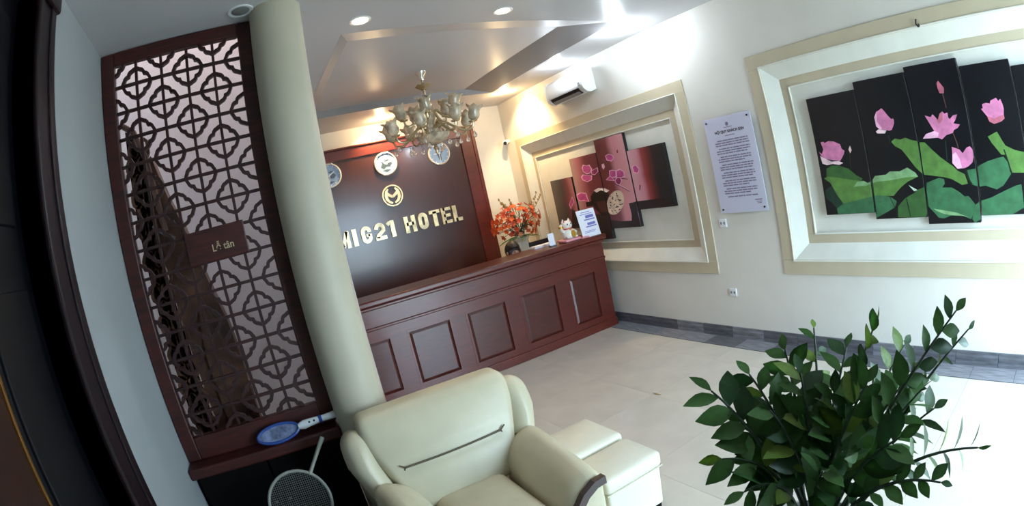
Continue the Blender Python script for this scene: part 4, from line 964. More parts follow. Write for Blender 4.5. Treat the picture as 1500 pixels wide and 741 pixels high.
FROND_TIPS = [
 ((1.306, 0.297, 1.378), 16, 0.075),
 ((1.371, 0.271, 1.306), 13, 0.055),
 ((1.258, 0.735, 1.32), 10, 0.060),
 ((1.229, 0.518, 1.361), 14, 0.085),
 ((1.155, 0.776, 1.29), 12, 0.085),
 ((0.859, 0.804, 1.297), 12, 0.095),
 ((0.795, 0.726, 1.159), 8, 0.085),
 ((1.132, 0.16, 1.113), 16, 0.060),
 ((1.022, 0.224, 1.078), 12, 0.060),
 ((1.017, 0.805, 1.272), 12, 0.080),
 ((1.243, 0.618, 1.28), 12, 0.085),
 ((1.287, 0.424, 1.207), 12, 0.085),
 ((1.225, 0.326, 1.146), 12, 0.085),
 ((1.043, 0.361, 1.163), 12, 0.085),
 ((1.062, 0.565, 1.238), 12, 0.090),
 ((0.927, 0.676, 1.238), 12, 0.090),
 ((1.108, 0.49, 1.255), 12, 0.090),
 ((0.907, 0.756, 1.196), 12, 0.090),
 ((0.773, 0.641, 1.106), 10, 0.080),
 ((0.857, 0.478, 1.16), 10, 0.080),
 ((1.378, 0.48, 1.244), 12, 0.080),
 ((1.176, 0.354, 1.221), 12, 0.080),
 ((1.063, 0.669, 1.278), 12, 0.090),
 ((0.935, 0.419, 1.188), 12, 0.085),
]
# ================================================================ cream armchair
t = thing('armchair', 'cream leather armchair with rounded arms and dark wood arm fronts', 'armchair', (0.67, 2.1, 0))
CXM = 0.67
bm = bmesh.new(); softbox(bm, 0.27, 1.07, 1.74, 2.58, 0.06, 0.31, 0.05); obj('base', bm, 'leather', t, True)
bm = bmesh.new(); softbox(bm, 0.455, 0.885, 1.68, 2.40, 0.27, 0.455, 0.07, (0, 0.01, 0.025)); obj('seat_cushion', bm, 'leather', t, True)
def lean(z): return 0.44*max(0, z-0.44)
def wback(q):
    f = 0.60+0.42*min(1, max(0, (q.z-0.38)/0.42))**0.8
    return Vector((CXM+(q.x-CXM)*f, q.y+lean(q.z), q.z))
bm = bmesh.new(); softbox(bm, CXM-0.425, CXM+0.425, 2.315, 2.50, 0.40, 0.925, 0.055, (0, 0.03, 0.008), wback, n=12)
# stitched crease across the backrest
for v in bm.verts:
    zc = 0.655
    if v.co.y < 2.42+lean(v.co.z) and abs(v.co.x-CXM) < 0.29: v.co.y += 0.018*math.exp(-((v.co.z-zc)/0.022)**2)
bk = obj('backrest', bm, 'leather', t, True)
bm = bmesh.new(); ys_ = lambda x: 2.315-0.026*(1-((x-CXM)/0.42)**2)+lean(0.655)+0.004
tube(bm, [(x, ys_(x), 0.655) for x in [0.395+0.55*k/14 for k in range(15)]], 0.0055, 6)
for x, s_ in ((0.395, -1), (0.945, 1)):
    tube(bm, [(x, ys_(x), 0.655), (x+s_*0.03, ys_(x)+0.004, 0.675)], 0.004, 5); tube(bm, [(x, ys_(x), 0.655), (x+s_*0.012, ys_(x)+0.002, 0.632)], 0.004, 5)
obj('seam', bm, 'seam', bk, label='dark stitched seam')
for s_ in (-1, 1):
    xa, xb = (CXM-0.535, CXM-0.385) if s_ < 0 else (CXM+0.385, CXM+0.535)
    def wwing(q, s_=s_):
        f = 0.80+0.2*min(1, max(0, (q.z-0.40)/0.3)); y = q.y+lean(q.z)*0.85
        return Vector((CXM+(q.x-CXM)*f, y, q.z-0.05*max(0, (q.y-2.42))/0.2))
    bm = bmesh.new(); softbox(bm, xa, xb, 2.34, 2.60, 0.33, 0.86, 0.072, (0.015, 0.02, 0.01), wwing); obj('wing', bm, 'leather', t, True)
    xi, xo = CXM+s_*0.205, CXM+s_*0.445
    def warm(q, s_=s_, xi=xi, xo=xo):
        u = (q.x-xi)/(xo-xi); z = q.z-0.10*max(0, 1-u)**1.8*max(0, (q.z-0.2)/0.4) - 0.05*max(0, (2.25-q.y)/0.53)*max(0, min(1, (q.z-0.3)/0.2))
        return Vector((q.x+s_*0.03*max(0, (q.y-1.72)/0.5), q.y, z))
    bm = bmesh.new(); softbox(bm, min(xi, xo), max(xi, xo), 1.72, 2.44, 0.08, 0.635, 0.085, (0.01, 0.0, 0.012), warm, n=10); ar = obj('armrest', bm, 'leather', t, True)
    # dark wood hoop on the arm front
    pr = [(CXM+s_*u, v) for u, v in ((0.425, 0.548), (0.37, 0.545), (0.31, 0.512), (0.262, 0.455), (0.24, 0.38), (0.235, 0.12))]
    bm = bmesh.new(); stroke(bm, pr, 0.04, lambda u, v, tt: (u, tt, v), 1.704, 1.74); obj('arm_hoop', bm, 'arm_wood', ar, label='dark wood trim on arm front')
for x in (0.29, 1.05):
    for y in (1.82, 2.5):
        bm = bmesh.new(); lathe(bm, [(0.028, 0.0), (0.034, 0.065)], (x, y, 0), 12); obj('foot', bm, 'black', t)

# ================================================================ two leather stools
def stool(y0, y1, z1, label):
    t = thing('leather_stool', label, 'stool', (1.38, (y0+y1)/2, 0), 'cream leather stools')
    bm = bmesh.new(); softbox(bm, 1.205, 1.565, y0+0.01, y1-0.01, 0.045, z1-0.085, 0.02); obj('body', bm, 'leather_w', t, True)
    bm = bmesh.new(); softbox(bm, 1.195, 1.575, y0, y1, z1-0.095, z1, 0.028, (0.004, 0.004, 0.012)); obj('seat', bm, 'leather_w', t, True)
    bm = bmesh.new(); tube(bm, [(1.197, y0+0.002, z1-0.09), (1.573, y0+0.002, z1-0.09), (1.573, y1-0.002, z1-0.09), (1.197, y1-0.002, z1-0.09)], 0.004, 6, closed=True); obj('piping', bm, 'leather', t, True)
    for x in (1.235, 1.54):
        for y in (y0+0.04, y1-0.04):
            bm = bmesh.new(); lathe(bm, [(0.02, 0), (0.024, 0.05)], (x, y, 0), 10); obj('foot', bm, 'black', t)
stool(1.875, 2.18, 0.395, 'white leather cube stool nearest the armchair front')
stool(2.195, 2.56, 0.415, 'white leather cube stool behind the other, farther from the camera')

# ================================================================ rackets
t = thing('mosquito_racket', 'blue and white electric mosquito racket leaning on the screen ledge', 'racket', (-0.06, 2.89, 0.825))
ux = Vector((1, 0.0, 0.02)); uy = Vector((0, 0.55, 0.83)).normalized(); nn = ux.cross(uy)
O_ = Vector((-0.175, 2.89, 0.872))
def rk(u, v, w_=0): p = O_+ux*u+uy*v+nn*w_; return (p.x, p.y, p.z)
el = [(0.126*math.cos(2*PI*k/32), 0.05*math.sin(2*PI*k/32)) for k in range(32)]
bm = bmesh.new(); tube(bm, [rk(u, v) for u, v in el], 0.0095, 8, closed=True); obj('head_frame', bm, 'blue', t, True)
bm = bmesh.new(); prism(bm, [(u*0.95, v*0.95) for u, v in el], lambda u, v, w_: rk(u, v, w_), -0.003, 0.003); obj('net', bm, 'blue_mesh', t)
bm = bmesh.new(); tube(bm, [rk(0.125, 0), rk(0.16, 0.002), rk(0.20, 0.004), rk(0.26, 0.004)], [0.016, 0.027, 0.024, 0.019], 12); obj('neck', bm, 'plastic_w', t, True)
bm = bmesh.new(); tube(bm, [rk(0.252, 0.004), rk(0.272, 0.004)], 0.0225, 12); obj('collar', bm, 'blue', t, True)
bm = bmesh.new(); tube(bm, [rk(0.268, 0.004), rk(0.34, 0.003), rk(0.375, 0.003)], [0.018, 0.021, 0.023], 12); obj('handle', bm, 'plastic_w', t, True)
bm = bmesh.new(); tube(bm, [rk(0.375, 0.003), rk(0.388, 0.003)], 0.0235, 12); obj('end_cap', bm, 'blue', t, True)
bm = bmesh.new()
for u in (0.195, 0.225): ellipsoid(bm, rk(u, 0.0, 0.024), (0.006, 0.006, 0.006), 8, 6)
obj('button', bm, 'plastic_k', t, True, kind='stuff')

t = thing('black_box', 'black box on the floor holding up the round racket', 'box', (-0.14, 2.6, 0))
bm = bmesh.new(); box(bm, -0.5, 0.085, 2.35, 2.9, 0.0, 0.36, bev=0.01); box(bm, -0.51, 0.095, 2.34, 2.91, 0.36, 0.385, bev=0.008); obj('carton', bm, 'black', t)
t = thing('round_racket', 'old grey round racket standing beside the armchair', 'racket', (-0.19, 2.60, 0.386))
uy = Vector((0, 0.40, 0.917)); ux = Vector((1, 0, 0)); nn = ux.cross(uy); O_ = Vector((-0.19, 2.60, 0.560))
bm = bmesh.new(); hp = [(0.172*math.cos(2*PI*k/40), 0.176*math.sin(2*PI*k/40)) for k in range(40)]
tube(bm, [rk(u, v) for u, v in hp], 0.009, 8, closed=True); obj('head_frame', bm, 'racket', t, True)
bm = bmesh.new()
for k in range(-14, 15):
    a = k*0.0115; L_ = math.sqrt(max(0, 0.170**2-a*a))
    if L_ > 0.01: tube(bm, [rk(a, -L_), rk(a, L_)], 0.0016, 4); tube(bm, [rk(-L_, a, 0.001), rk(L_, a, 0.001)], 0.0016, 4)
o = obj('strings', bm, 'string', t); o['kind'] = 'stuff'
d = Vector((0.24, 0.29)).normalized()
bm = bmesh.new(); tube(bm, [rk(d.x*0.17, d.y*0.17), rk(d.x*0.24, d.y*0.24), rk(d.x*0.39, d.y*0.39)], [0.012, 0.010, 0.0135], 10); obj('shaft', bm, 'racket', t, True)

# ================================================================ potted plant in the foreground
PB = Vector((0.959, 0.555, 0.86))
t = thing('potted_plant', 'green potted plant with glossy paired leaves in the foreground', 'plant', (PB.x, PB.y, 0))
bm = bmesh.new(); lathe(bm, [(0.11, 0.0), (0.115, 0.02), (0.15, 0.5), (0.165, 0.83), (0.172, 0.835), (0.172, 0.855), (0.16, 0.857), (0.155, 0.81), (0.0, 0.80)], (PB.x, PB.y, 0), 36); obj('pot', bm, 'pot', t, True)
bm = bmesh.new(); lathe(bm, [(0.154, 0.80), (0.153, 0.825), (0.08, 0.835), (0.0, 0.838)], (PB.x, PB.y, 0), 24); obj('soil', bm, 'soil', t, True)
def leaf_mesh(m):
    bm = bmesh.new(); W = [0.03, 0.30, 0.46, 0.44, 0.27, 0.02]; rows = []
    for i, w_ in enumerate(W):
        y = i/(len(W)-1); dz = -0.16*y*y
        rows.append([bm.verts.new((-w_*0.5, y, dz+0.10*w_)), bm.verts.new((0, y, dz)), bm.verts.new((w_*0.5, y, dz+0.10*w_))])
    for a, b in zip(rows, rows[1:]):
        for k in range(2): bm.faces.new((a[k], a[k+1], b[k+1], b[k]))
    r = bmesh.ops.solidify(bm, geom=bm.faces[:], thickness=0.012)
    me = bpy.data.meshes.new('leaf'); bmesh.ops.recalc_face_normals(bm, faces=bm.faces); bm.to_mesh(me); bm.free()
    me.polygons.foreach_set('use_smooth', [True]*len(me.polygons)); me.materials.append(M[m]); return me
LM = [leaf_mesh(m) for m in ('leaf1', 'leaf2', 'leaf1', 'leaf3')]
random.seed(21)
CAMP = Vector((0, 0, 1.85))
for fi, (tip, n, ls) in enumerate(FROND_TIPS):
    tip = Vector(tip); out = (tip-PB); hz = Vector((out.x, out.y, 0))
    b0 = PB+Vector((hz.x*0.16+random.uniform(-0.035, 0.035), hz.y*0.12+random.uniform(-0.035, 0.035), -0.025))
    droop = 0.02 if fi not in (7, 8, 6, 18) else 0.10
    ctl = b0.lerp(tip, 0.5)+Vector((-hz.x*0.22, -hz.y*0.22, 0.06+droop))
    Bz = lambda s_: b0*(1-s_)**2+ctl*2*s_*(1-s_)+tip*s_*s_
    pts = [Bz(k/14) for k in range(15)]
    bm = bmesh.new(); tube(bm, pts, [0.0085-0.006*k/14 for k in range(15)], 7)
    st_ = obj('frond', bm, 'stemg', t, True)
    # the frond's leaf plane: mostly turned to the open side of the room, with some twist
    Nf = Vector((random.uniform(-0.7, 0.5), random.uniform(-1.0, -0.2), random.uniform(0.3, 1.0)))
    if fi == 7: Nf = Vector((-0.85, -0.5, 0.15))
    if fi == 0: Nf = Vector((-0.5, -0.75, 0.25))
    start = 0.42 if fi not in (7, 8, 6, 18, 19) else 0.34
    for k in range(n):
        s_ = start+(1-start)*(k//2+0.5*(k % 2)*0.6)/(n/2-0.5) if k < n-1 else 1.0
        s_ = min(s_, 1.0)
        p = Bz(s_); T_ = (Bz(min(1, s_+0.02))-Bz(s_-0.02)).normalized()
        S_ = T_.cross(Nf).normalized(); sg = 1 if k % 2 else -1
        spread = 0.95 if fi != 7 else 1.5
        if k == n-1: dv = T_
        else: dv = (S_*sg*spread+T_*random.uniform(0.55, 0.95)+Vector((0, 0, random.uniform(-0.12, 0.12)))).normalized()
        nz = (Nf.normalized()+Vector((random.uniform(-.45, .45), random.uniform(-.45, .45), random.uniform(-.35, .45)))).normalized()
        if fi == 7 and k < n-1: nz = (T_+0.35*Nf.normalized()+Vector((random.uniform(-.2, .2), random.uniform(-.2, .2), 0))).normalized()
        xx = dv.cross(nz).normalized(); nz = xx.cross(dv).normalized()
        L_ = (1.2 if fi != 7 else 1.45)*ls*random.uniform(0.85, 1.12)*(0.72 if k == n-1 else 1.0)*(1.0-0.25*abs(s_-0.62)/0.4)
        wd = 1.12 if fi != 7 else 0.7
        mt = Matrix.Identity(4)
        for r_ in range(3): mt[r_][0] = xx[r_]*L_*wd; mt[r_][1] = dv[r_]*L_; mt[r_][2] = nz[r_]*L_; mt[r_][3] = (p-ORG[st_])[r_]
        o = bpy.data.objects.new('leaf', LM[random.choices((0, 1, 2, 3), (4, 3, 4, 1.3))[0]]); COL.objects.link(o); o.parent = st_; o.matrix_basis = mt

# ================================================================ orange flower arrangement on a side table
t = thing('side_table', 'small brown side table behind the counter under the orange flowers', 'table', (3.45, 6.4, 0))
bm = bmesh.new(); box(bm, 3.12, 3.80, 6.15, 6.65, 0.72, 0.75, bev=0.005); obj('table_top', bm, 'mahog_h', t)
for x in (3.16, 3.76):
    for y in (6.19, 6.61):
        bm = bmesh.new(); box(bm, x-0.02, x+0.02, y-0.02, y+0.02, 0, 0.72); obj('leg', bm, 'mahog', t)
VC = Vector((3.46, 6.35, 0.75))
t = thing('flower_arrangement', 'orange flower arrangement in a pale vase in the back corner', 'flowers', VC)
bm = bmesh.new(); lathe(bm, [(0.08, 0), (0.09, 0.02), (0.14, 0.16), (0.15, 0.26), (0.11, 0.38), (0.10, 0.42), (0.13, 0.47), (0.12, 0.47), (0.09, 0.42), (0.0, 0.41)], VC, 32); obj('vase', bm, 'vase', t, True)
random.seed(9)
def blossom(m):
    bm = bmesh.new()
    for k in range(5):
        a = 2*PI*k/5; R_ = Matrix.Rotation(a, 3, 'Z')
        P = [R_ @ Vector(p) for p in ((0, 0, 0), (0.4, -0.38, 0.16), (0.95, -0.22, 0.30), (1.05, 0.05, 0.22), (0.92, 0.28, 0.30), (0.4, 0.38, 0.16))]
        v = [bm.verts.new(p) for p in P]
        bm.faces.new((v[0], v[1], v[2], v[3])); bm.faces.new((v[0], v[3], v[4], v[5]))
    lathe(bm, [(0.12, 0.0), (0.15, 0.2), (0.04, 0.3)], n=7)
    me = bpy.data.meshes.new('blossom'); bm.to_mesh(me); bm.free(); me.materials.append(M[m]); return me
BL = [blossom('orange'), blossom('orange2'), blossom('orange3')]
bm = bmesh.new()
for k in range(130):
    a, e_ = random.uniform(0, 2*PI), random.uniform(-0.85, 1.0); r_ = random.uniform(0.75, 1.0)
    c_ = math.sqrt(max(0, 1-e_*e_))
    p = VC+Vector((0.40*r_*c_*math.cos(a), 0.24*r_*c_*math.sin(a), 0.70+0.24*r_*e_))
    nrm = (p-(VC+Vector((0, 0, 0.62)))).normalized()+Vector((random.uniform(-.3, .3), random.uniform(-.5, .1), random.uniform(-.3, .3)))
    q = nrm.to_track_quat('Z', 'Y').to_matrix().to_4x4() @ Matrix.Rotation(random.uniform(0, 6), 4, 'Z') @ Matrix.Scale(random.uniform(0.03, 0.046), 4)
    q.translation = p-VC
    o = bpy.data.objects.new('blossom', BL[random.choices((0, 1, 2), (5, 5, 2))[0]]); COL.objects.link(o); o.parent = t; o.matrix_basis = q
    if k % 3 == 0: tube(bm, [VC+Vector((random.uniform(-.06, .06), random.uniform(-.06, .06), 0.5)), (VC+Vector((0, 0, 0.62))).lerp(p, 0.5), p], 0.004, 5)
o = obj('flower_stems', bm, 'stemg', t); o['kind'] = 'stuff'
for k in range(9):
    a = random.uniform(-0.9, 0.9); p0 = VC+Vector((0.15*a+0.1, 0.0, 0.75)); p1 = VC+Vector((0.42*a+0.10, random.uniform(-.1, .1), 1.0+random.uniform(-.06, .05)))
    bm = bmesh.new(); tube(bm, [p0, p0.lerp(p1, .5)+Vector((0.02, 0, 0)), p1], 0.004, 5)
    for j in range(4): ellipsoid(bm, p0.lerp(p1, 0.55+0.15*j)+Vector((random.uniform(-.02, .02), 0, random.uniform(-.01, .02))), (0.014, 0.01, 0.02), 6, 5)
    obj('twig', bm, 'dry', t)
for k in range(8):
    a = PI*(0.9+0.28*k); d_ = Vector((math.cos(a), 0.5*math.sin(a), 0)); dz = Vector((0, 0, 1))
    bm = bmesh.new(); prism(bm, [(0.05, 0), (0.12, 0.035), (0.24, 0.03), (0.34, 0.0), (0.24, -0.03), (0.12, -0.035)], lambda u, v, tt: tuple(VC+d_*u+Vector((-d_.y, d_.x, 0))*v*1.4+dz*(0.50-0.7*u*u+tt)), 0, 0.003); obj('flower_leaf', bm, 'leaf1', t)

# ================================================================ receptionist behind the counter (only the head shows above it)
PX_, PY_ = 3.0, 5.80
t = thing('stool', 'plain dark stool the receptionist sits on behind the counter', 'stool', (PX_, PY_+0.12, 0))
bm = bmesh.new(); lathe(bm, [(0.17, 0.29), (0.18, 0.305), (0.175, 0.33), (0.0, 0.333)], (PX_, PY_+0.12, 0), 24); obj('seat', bm, 'black', t, True)
for a in (0.8, 2.4, 3.9, 5.5):
    bm = bmesh.new(); tube(bm, [(PX_+0.12*math.cos(a), PY_+0.12+0.12*math.sin(a), 0.30), (PX_+0.18*math.cos(a), PY_+0.12+0.18*math.sin(a), 0.0)], 0.014, 8); obj('leg', bm, 'silver', t, True)
def skin_mesh(name, verts, edges, radii, root, m, parent, sub=2):
    me = bpy.data.meshes.new(name); me.from_pydata(verts, edges, []); o = bpy.data.objects.new(name, me); COL.objects.link(o)
    md = o.modifiers.new('skin', 'SKIN'); o.modifiers.new('sub', 'SUBSURF').levels = sub
    sv = me.skin_vertices[0].data
    for i, r in enumerate(radii): sv[i].radius = (r, r) if not isinstance(r, tuple) else r
    for i in range(len(sv)): sv[i].use_root = (i == root)
    dg = bpy.context.evaluated_depsgraph_get(); dg.update()
    m2 = bpy.data.meshes.new_from_object(o.evaluated_get(dg)); bpy.data.objects.remove(o)
    bm = bmesh.new(); bm.from_mesh(m2); bpy.data.meshes.remove(m2)
    return obj(name, bm, m, parent, True)
t = thing('person', 'dark-haired person sitting bent forward behind the reception counter, only the head showing', 'person', (PX_, PY_+0.1, 0.0))
V_, E_, R__ = [], [], []
def av(p, r, frm=None):
    V_.append(p); R__.append(r)
    if frm is not None: E_.append((frm, len(V_)-1))
    return len(V_)-1
x0, y0 = PX_, PY_
pel = av((x0, y0+0.14, 0.50), 0.135)
sp = av((x0, y0+0.12, 0.66), 0.125, pel); ch = av((x0, y0+0.07, 0.82), 0.135, sp); nk = av((x0, y0+0.02, 0.935), 0.055, ch); hd0 = av((x0, y0-0.01, 1.01), 0.052, nk)
hd = av((x0+0.005, y0-0.04, 1.10), 0.078, hd0); hd2 = av((x0+0.008, y0-0.035, 1.165), 0.076, hd)
for s_ in (-1, 1):
    sh = av((x0+s_*0.165, y0+0.06, 0.86), 0.058, ch); el_ = av((x0+s_*0.23, y0-0.02, 0.64), 0.042, sh); wr = av((x0+s_*0.12, y0-0.17, 0.77), 0.027, el_); pm = av((x0+s_*0.085, y0-0.215, 0.785), 0.03, wr)
    for j, (du, L_) in enumerate(((-0.024, 0.066), (-0.008, 0.075), (0.008, 0.071), (0.024, 0.058))):
        k1 = av((x0+s_*(0.07+0.0)+du, y0-0.255, 0.79), 0.010, pm); k2 = av((x0+s_*0.062+du, y0-0.255-L_*0.5, 0.782), 0.009, k1); av((x0+s_*0.058+du, y0-0.255-L_*0.8, 0.768), 0.008, k2)
    t1 = av((x0+s_*0.055, y0-0.215, 0.80), 0.011, pm); av((x0+s_*0.035, y0-0.245, 0.80), 0.009, t1)
    hp_ = av((x0+s_*0.095, y0+0.10, 0.47), 0.09, pel); kn = av((x0+s_*0.12, y0-0.20, 0.46), 0.062, hp_); an = av((x0+s_*0.12, y0-0.13, 0.09), 0.04, kn); av((x0+s_*0.13, y0-0.25, 0.04), 0.038, an)
skin_mesh('body', V_, E_, R__, pel, 'skin', t)
hc = Vector((x0+0.008, y0-0.045, 1.13))
bm = bmesh.new(); ellipsoid(bm, hc+Vector((-0.004, 0.02, 0.018)), (0.097, 0.108, 0.122), 24, 16, fn=lambda c: c if c.z > hc.z+0.055 or c.y > hc.y+0.0 else Vector((c.x, hc.y-0.02+0.4*(c.y-hc.y+0.02) if c.y < hc.y-0.02 else c.y, c.z))); obj('hair', bm, 'hair', t, True)
for s_ in (-1, 1):
    bm = bmesh.new(); ellipsoid(bm, hc+Vector((s_*0.032, -0.082, 0.005)), (0.012, 0.008, 0.007), 8, 6); obj('eye', bm, 'plastic_k', t, True)
bm = bmesh.new(); ellipsoid(bm, hc+Vector((0, -0.094, -0.028)), (0.013, 0.018, 0.024), 10, 8); obj('nose', bm, 'skin', t, True)
bm = bmesh.new(); ellipsoid(bm, hc+Vector((0, -0.082, -0.062)), (0.024, 0.009, 0.008), 10, 6); obj('mouth', bm, 'red', t, True)
for s_ in (-1, 1):
    bm = bmesh.new(); ellipsoid(bm, hc+Vector((s_*0.094, 0.0, -0.005)), (0.01, 0.02, 0.03), 8, 6); obj('ear', bm, 'skin', t, True)
sv = [(x0, y0+0.14, 0.47), (x0, y0+0.12, 0.66), (x0, y0+0.07, 0.82), (x0, y0+0.035, 0.90)]; ee = [(0, 1), (1, 2), (2, 3)]; rr = [0.155, 0.145, 0.152, 0.075]
for s_ in (-1, 1):
    b_ = len(sv); sv += [(x0+s_*0.165, y0+0.06, 0.86), (x0+s_*0.23, y0-0.02, 0.645), (x0+s_*0.185, y0-0.085, 0.70)]; ee += [(2, b_), (b_, b_+1), (b_+1, b_+2)]; rr += [0.072, 0.056, 0.046]
skin_mesh('shirt', sv, ee, rr, 0, 'shirt', t)
sv = [(x0, y0+0.14, 0.50)]; ee = []; rr = [0.15]
for s_ in (-1, 1):
    b_ = len(sv); sv += [(x0+s_*0.095, y0+0.10, 0.475), (x0+s_*0.12, y0-0.20, 0.465), (x0+s_*0.12, y0-0.135, 0.13)]; ee += [(0, b_), (b_, b_+1), (b_+1, b_+2)]; rr += [0.10, 0.075, 0.056]
skin_mesh('trousers', sv, ee, rr, 0, 'trouser', t)

# ================================================================ things on and behind the counter
ZT = 1.1425
t = thing('monitor', 'black computer monitor back showing just above the counter', 'monitor', (3.42, 5.62, 0.752))
bm = bmesh.new(); box(bm, 3.16, 3.44, 5.60, 5.63, 0.86, 1.205, bev=0.008); obj('screen_case', bm, 'plastic_k', t)
bm = bmesh.new(); tube(bm, [(3.36, 5.62, 0.88), (3.36, 5.62, 0.765)], 0.018, 10); box(bm, 3.28, 3.46, 5.55, 5.68, 0.752, 0.766, bev=0.004); obj('stand', bm, 'plastic_k', t)
t = thing('clerk_shelf', 'dark wood desk behind the counter under the monitor', 'desk', (3.4, 5.62, 0))
bm = bmesh.new(); box(bm, 3.27, 3.85, 5.50, 5.72, 0.72, 0.75, bev=0.004); obj('desk_top', bm, 'mahog_h', t)
for x in (3.30, 3.82):
    bm = bmesh.new(); box(bm, x-0.018, x+0.018, 5.53, 5.70, 0, 0.72); obj('leg', bm, 'mahog', t)
t = thing('paper_stack', 'low stack of white paper on the counter beside the bent head', 'paper', (3.22, 5.40, ZT))
for k in range(3):
    bm = bmesh.new(); box(bm, 3.06+0.006*k, 3.36-0.004*k, 5.33, 5.47, ZT+0.0075*k, ZT+0.0075*k+0.007); obj('sheet_bundle', bm, 'paper', t)
t = thing('code_stand', 'small white upright card stand on the counter, left of the lucky cat', 'stand', (3.21, 5.16, ZT))
bm = bmesh.new(); box(bm, 3.17, 3.25, 5.13, 5.19, ZT, ZT+0.012, bev=0.003); obj('foot', bm, 'plastic_g', t)
bm = bmesh.new(); prism(bm, arc(0.028, 0.138, 0.012, 0.012, 0, 90, 4)+arc(-0.028, 0.138, 0.012, 0.012, 90, 180, 4)+arc(-0.028, 0.022, 0.012, 0.012, 180, 270, 4)+arc(0.028, 0.022, 0.012, 0.012, 270, 360, 4), lambda u, v, tt: (3.21+u, 5.155+tt+0.10*v, ZT+v), 0, 0.006); obj('card', bm, 'paper', t)
t = thing('sign_holder', 'white acrylic stand sign with violet lines at the end of the counter', 'sign', (3.72, 5.06, ZT))
sgn = lambda u, v, tt: (3.715+u, 5.055+0.16*v+tt, ZT+0.006+v)
bm = bmesh.new(); prism(bm, [(-0.135, 0), (0.135, 0), (0.135, 0.32), (-0.135, 0.32)], sgn, 0, 0.005); obj('panel', bm, 'paper', t)
bm = bmesh.new(); box(bm, 3.58, 3.85, 5.05, 5.15, ZT, ZT+0.006, bev=0.002, seg=1); obj('base', bm, 'plastic_w', t)
bm = bmesh.new()
for v, a, b, hh in ((0.285, -0.07, 0.06, 0.008), (0.262, -0.09, 0.09, 0.007), (0.215, -0.02, 0.10, 0.035), (0.19, -0.05, 0.11, 0.014), (0.13, -0.02, 0.10, 0.03), (0.107, -0.05, 0.11, 0.014), (0.06, -0.09, 0.08, 0.006), (0.045, -0.09, 0.06, 0.006)):
    prism(bm, [(a, v), (b, v), (b, v+hh), (a, v+hh)], sgn, -0.0012, -0.0002)
obj('print', bm, 'violet', t, kind='stuff')
# beckoning cat ornament
KX, KY = 3.46, 5.17
t = thing('lucky_cat', 'white and gold beckoning cat ornament on a pink cushion on the counter', 'ornament', (KX, KY, ZT))
bm = bmesh.new(); softbox(bm, KX-0.115, KX+0.105, KY-0.10, KY+0.09, ZT+0.001, ZT+0.035, 0.016); obj('cushion', bm, 'pinkc', t, True)
bm = bmesh.new(); lathe(bm, [(0.06, ZT+0.034), (0.082, ZT+0.055), (0.085, ZT+0.09), (0.066, ZT+0.135), (0.05, ZT+0.155)], (KX, KY, 0), 20); obj('body', bm, 'porcelain', t, True)
bm = bmesh.new(); ellipsoid(bm, (KX, KY-0.005, ZT+0.195), (0.068, 0.058, 0.055), 18, 12)
for s_ in (-1, 1): lathe(bm, [(0.026, 0), (0.018, 0.02), (0.002, 0.045)], (KX+s_*0.042, KY, ZT+0.228), 10)
hd_ = obj('head', bm, 'porcelain', t, True)
bm = bmesh.new()
for s_ in (-1, 1): ellipsoid(bm, (KX+s_*0.026, KY-0.058, ZT+0.205), (0.009, 0.005, 0.011), 8, 6)
ellipsoid(bm, (KX, KY-0.063, ZT+0.19), (0.006, 0.004, 0.004), 8, 6); obj('face', bm, 'plastic_k', hd_, True)
for s_ in (-1, 1):
    bm = bmesh.new(); lathe(bm, [(0.015, 0), (0.002, 0.03)], (KX+s_*0.042, KY-0.012, ZT+0.231), 8); obj('inner_ear', bm, 'red', hd_, True)
bm = bmesh.new(); tube(bm, [(KX+0.056*math.cos(a), KY+0.05*math.sin(a), ZT+0.15) for a in [2*PI*k/20 for k in range(20)]], 0.008, 8, closed=True); obj('collar', bm, 'red', t, True)
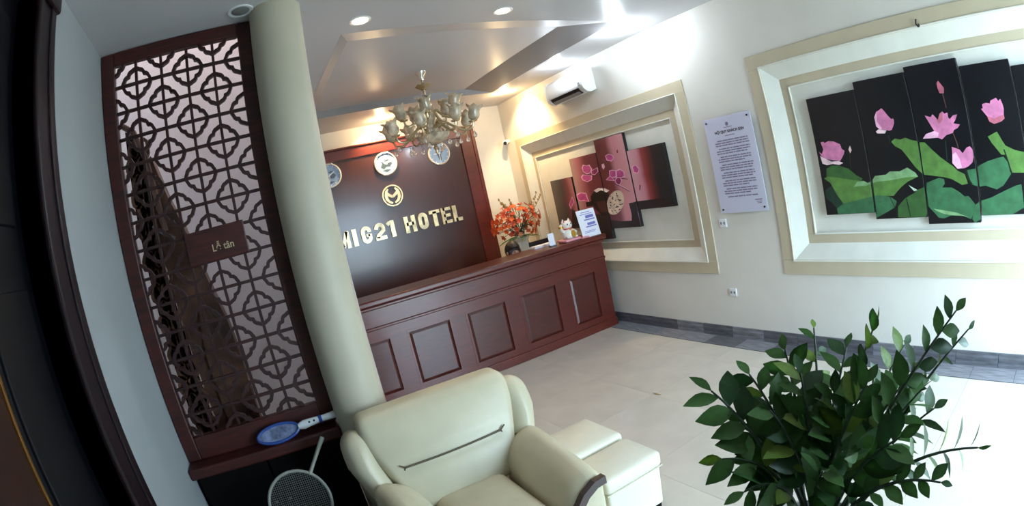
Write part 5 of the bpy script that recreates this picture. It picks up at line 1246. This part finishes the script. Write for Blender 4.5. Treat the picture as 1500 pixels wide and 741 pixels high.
bm = bmesh.new(); tube(bm, [(KX-0.06, KY-0.01, ZT+0.12), (KX-0.098, KY-0.02, ZT+0.15), (KX-0.108, KY-0.03, ZT+0.20), (KX-0.10, KY-0.045, ZT+0.215)], [0.02, 0.022, 0.022, 0.014], 12); obj('raised_paw', bm, 'porcelain', t, True)
bm = bmesh.new(); tube(bm, [(KX-0.108, KY-0.035, ZT+0.172), (KX-0.108, KY-0.035, ZT+0.196)], 0.03, 12); obj('gold_cuff', bm, 'goldp', t, True)
bm = bmesh.new(); ellipsoid(bm, (KX, KY-0.058, ZT+0.137), (0.016, 0.013, 0.016), 10, 6); obj('bell', bm, 'goldp', t, True)
bm = bmesh.new(); prism(bm, arc(KX+0.015, ZT+0.088, 0.028, 0.042, 0, 360, 18)[:-1], lambda u, v, tt: (u, tt, v), KY-0.098, KY-0.08); obj('gold_coin', bm, 'goldp', t, True)
bm = bmesh.new(); tube(bm, [(KX+0.055, KY-0.02, ZT+0.125), (KX+0.065, KY-0.065, ZT+0.10), (KX+0.04, KY-0.085, ZT+0.085)], [0.018, 0.02, 0.016], 10)
obj('paw', bm, 'porcelain', t, True)
for s_ in (-1, 1):
    bm = bmesh.new(); ellipsoid(bm, (KX+s_*0.05, KY-0.07, ZT+0.053), (0.026, 0.035, 0.017), 12, 8); obj('paw', bm, 'porcelain', t, True)
t = thing('pink_flower_charm', 'small pink ornament lying at the foot of the stand sign', 'ornament', (3.60, 5.03, ZT))
bm = bmesh.new(); tube(bm, [(3.55, 5.03, ZT+0.012), (3.60, 5.035, ZT+0.014), (3.65, 5.03, ZT+0.011)], [0.01, 0.013, 0.009], 10); obj('charm', bm, 'pinkc', t, True)
t = thing('dry_leaf', 'tiny dry leaf scrap on the cream floor tiles', 'leaf', (2.62, 3.08, 0.001))
bm = bmesh.new(); prism(bm, [(-0.05, 0.0), (-0.01, 0.012), (0.05, 0.004), (0.0, -0.01)], lambda u, v, tt: (2.62+v, 3.08-u, 0.001+tt+0.004*abs(u)/0.05), 0, 0.002); obj('scrap', bm, 'dry', t)
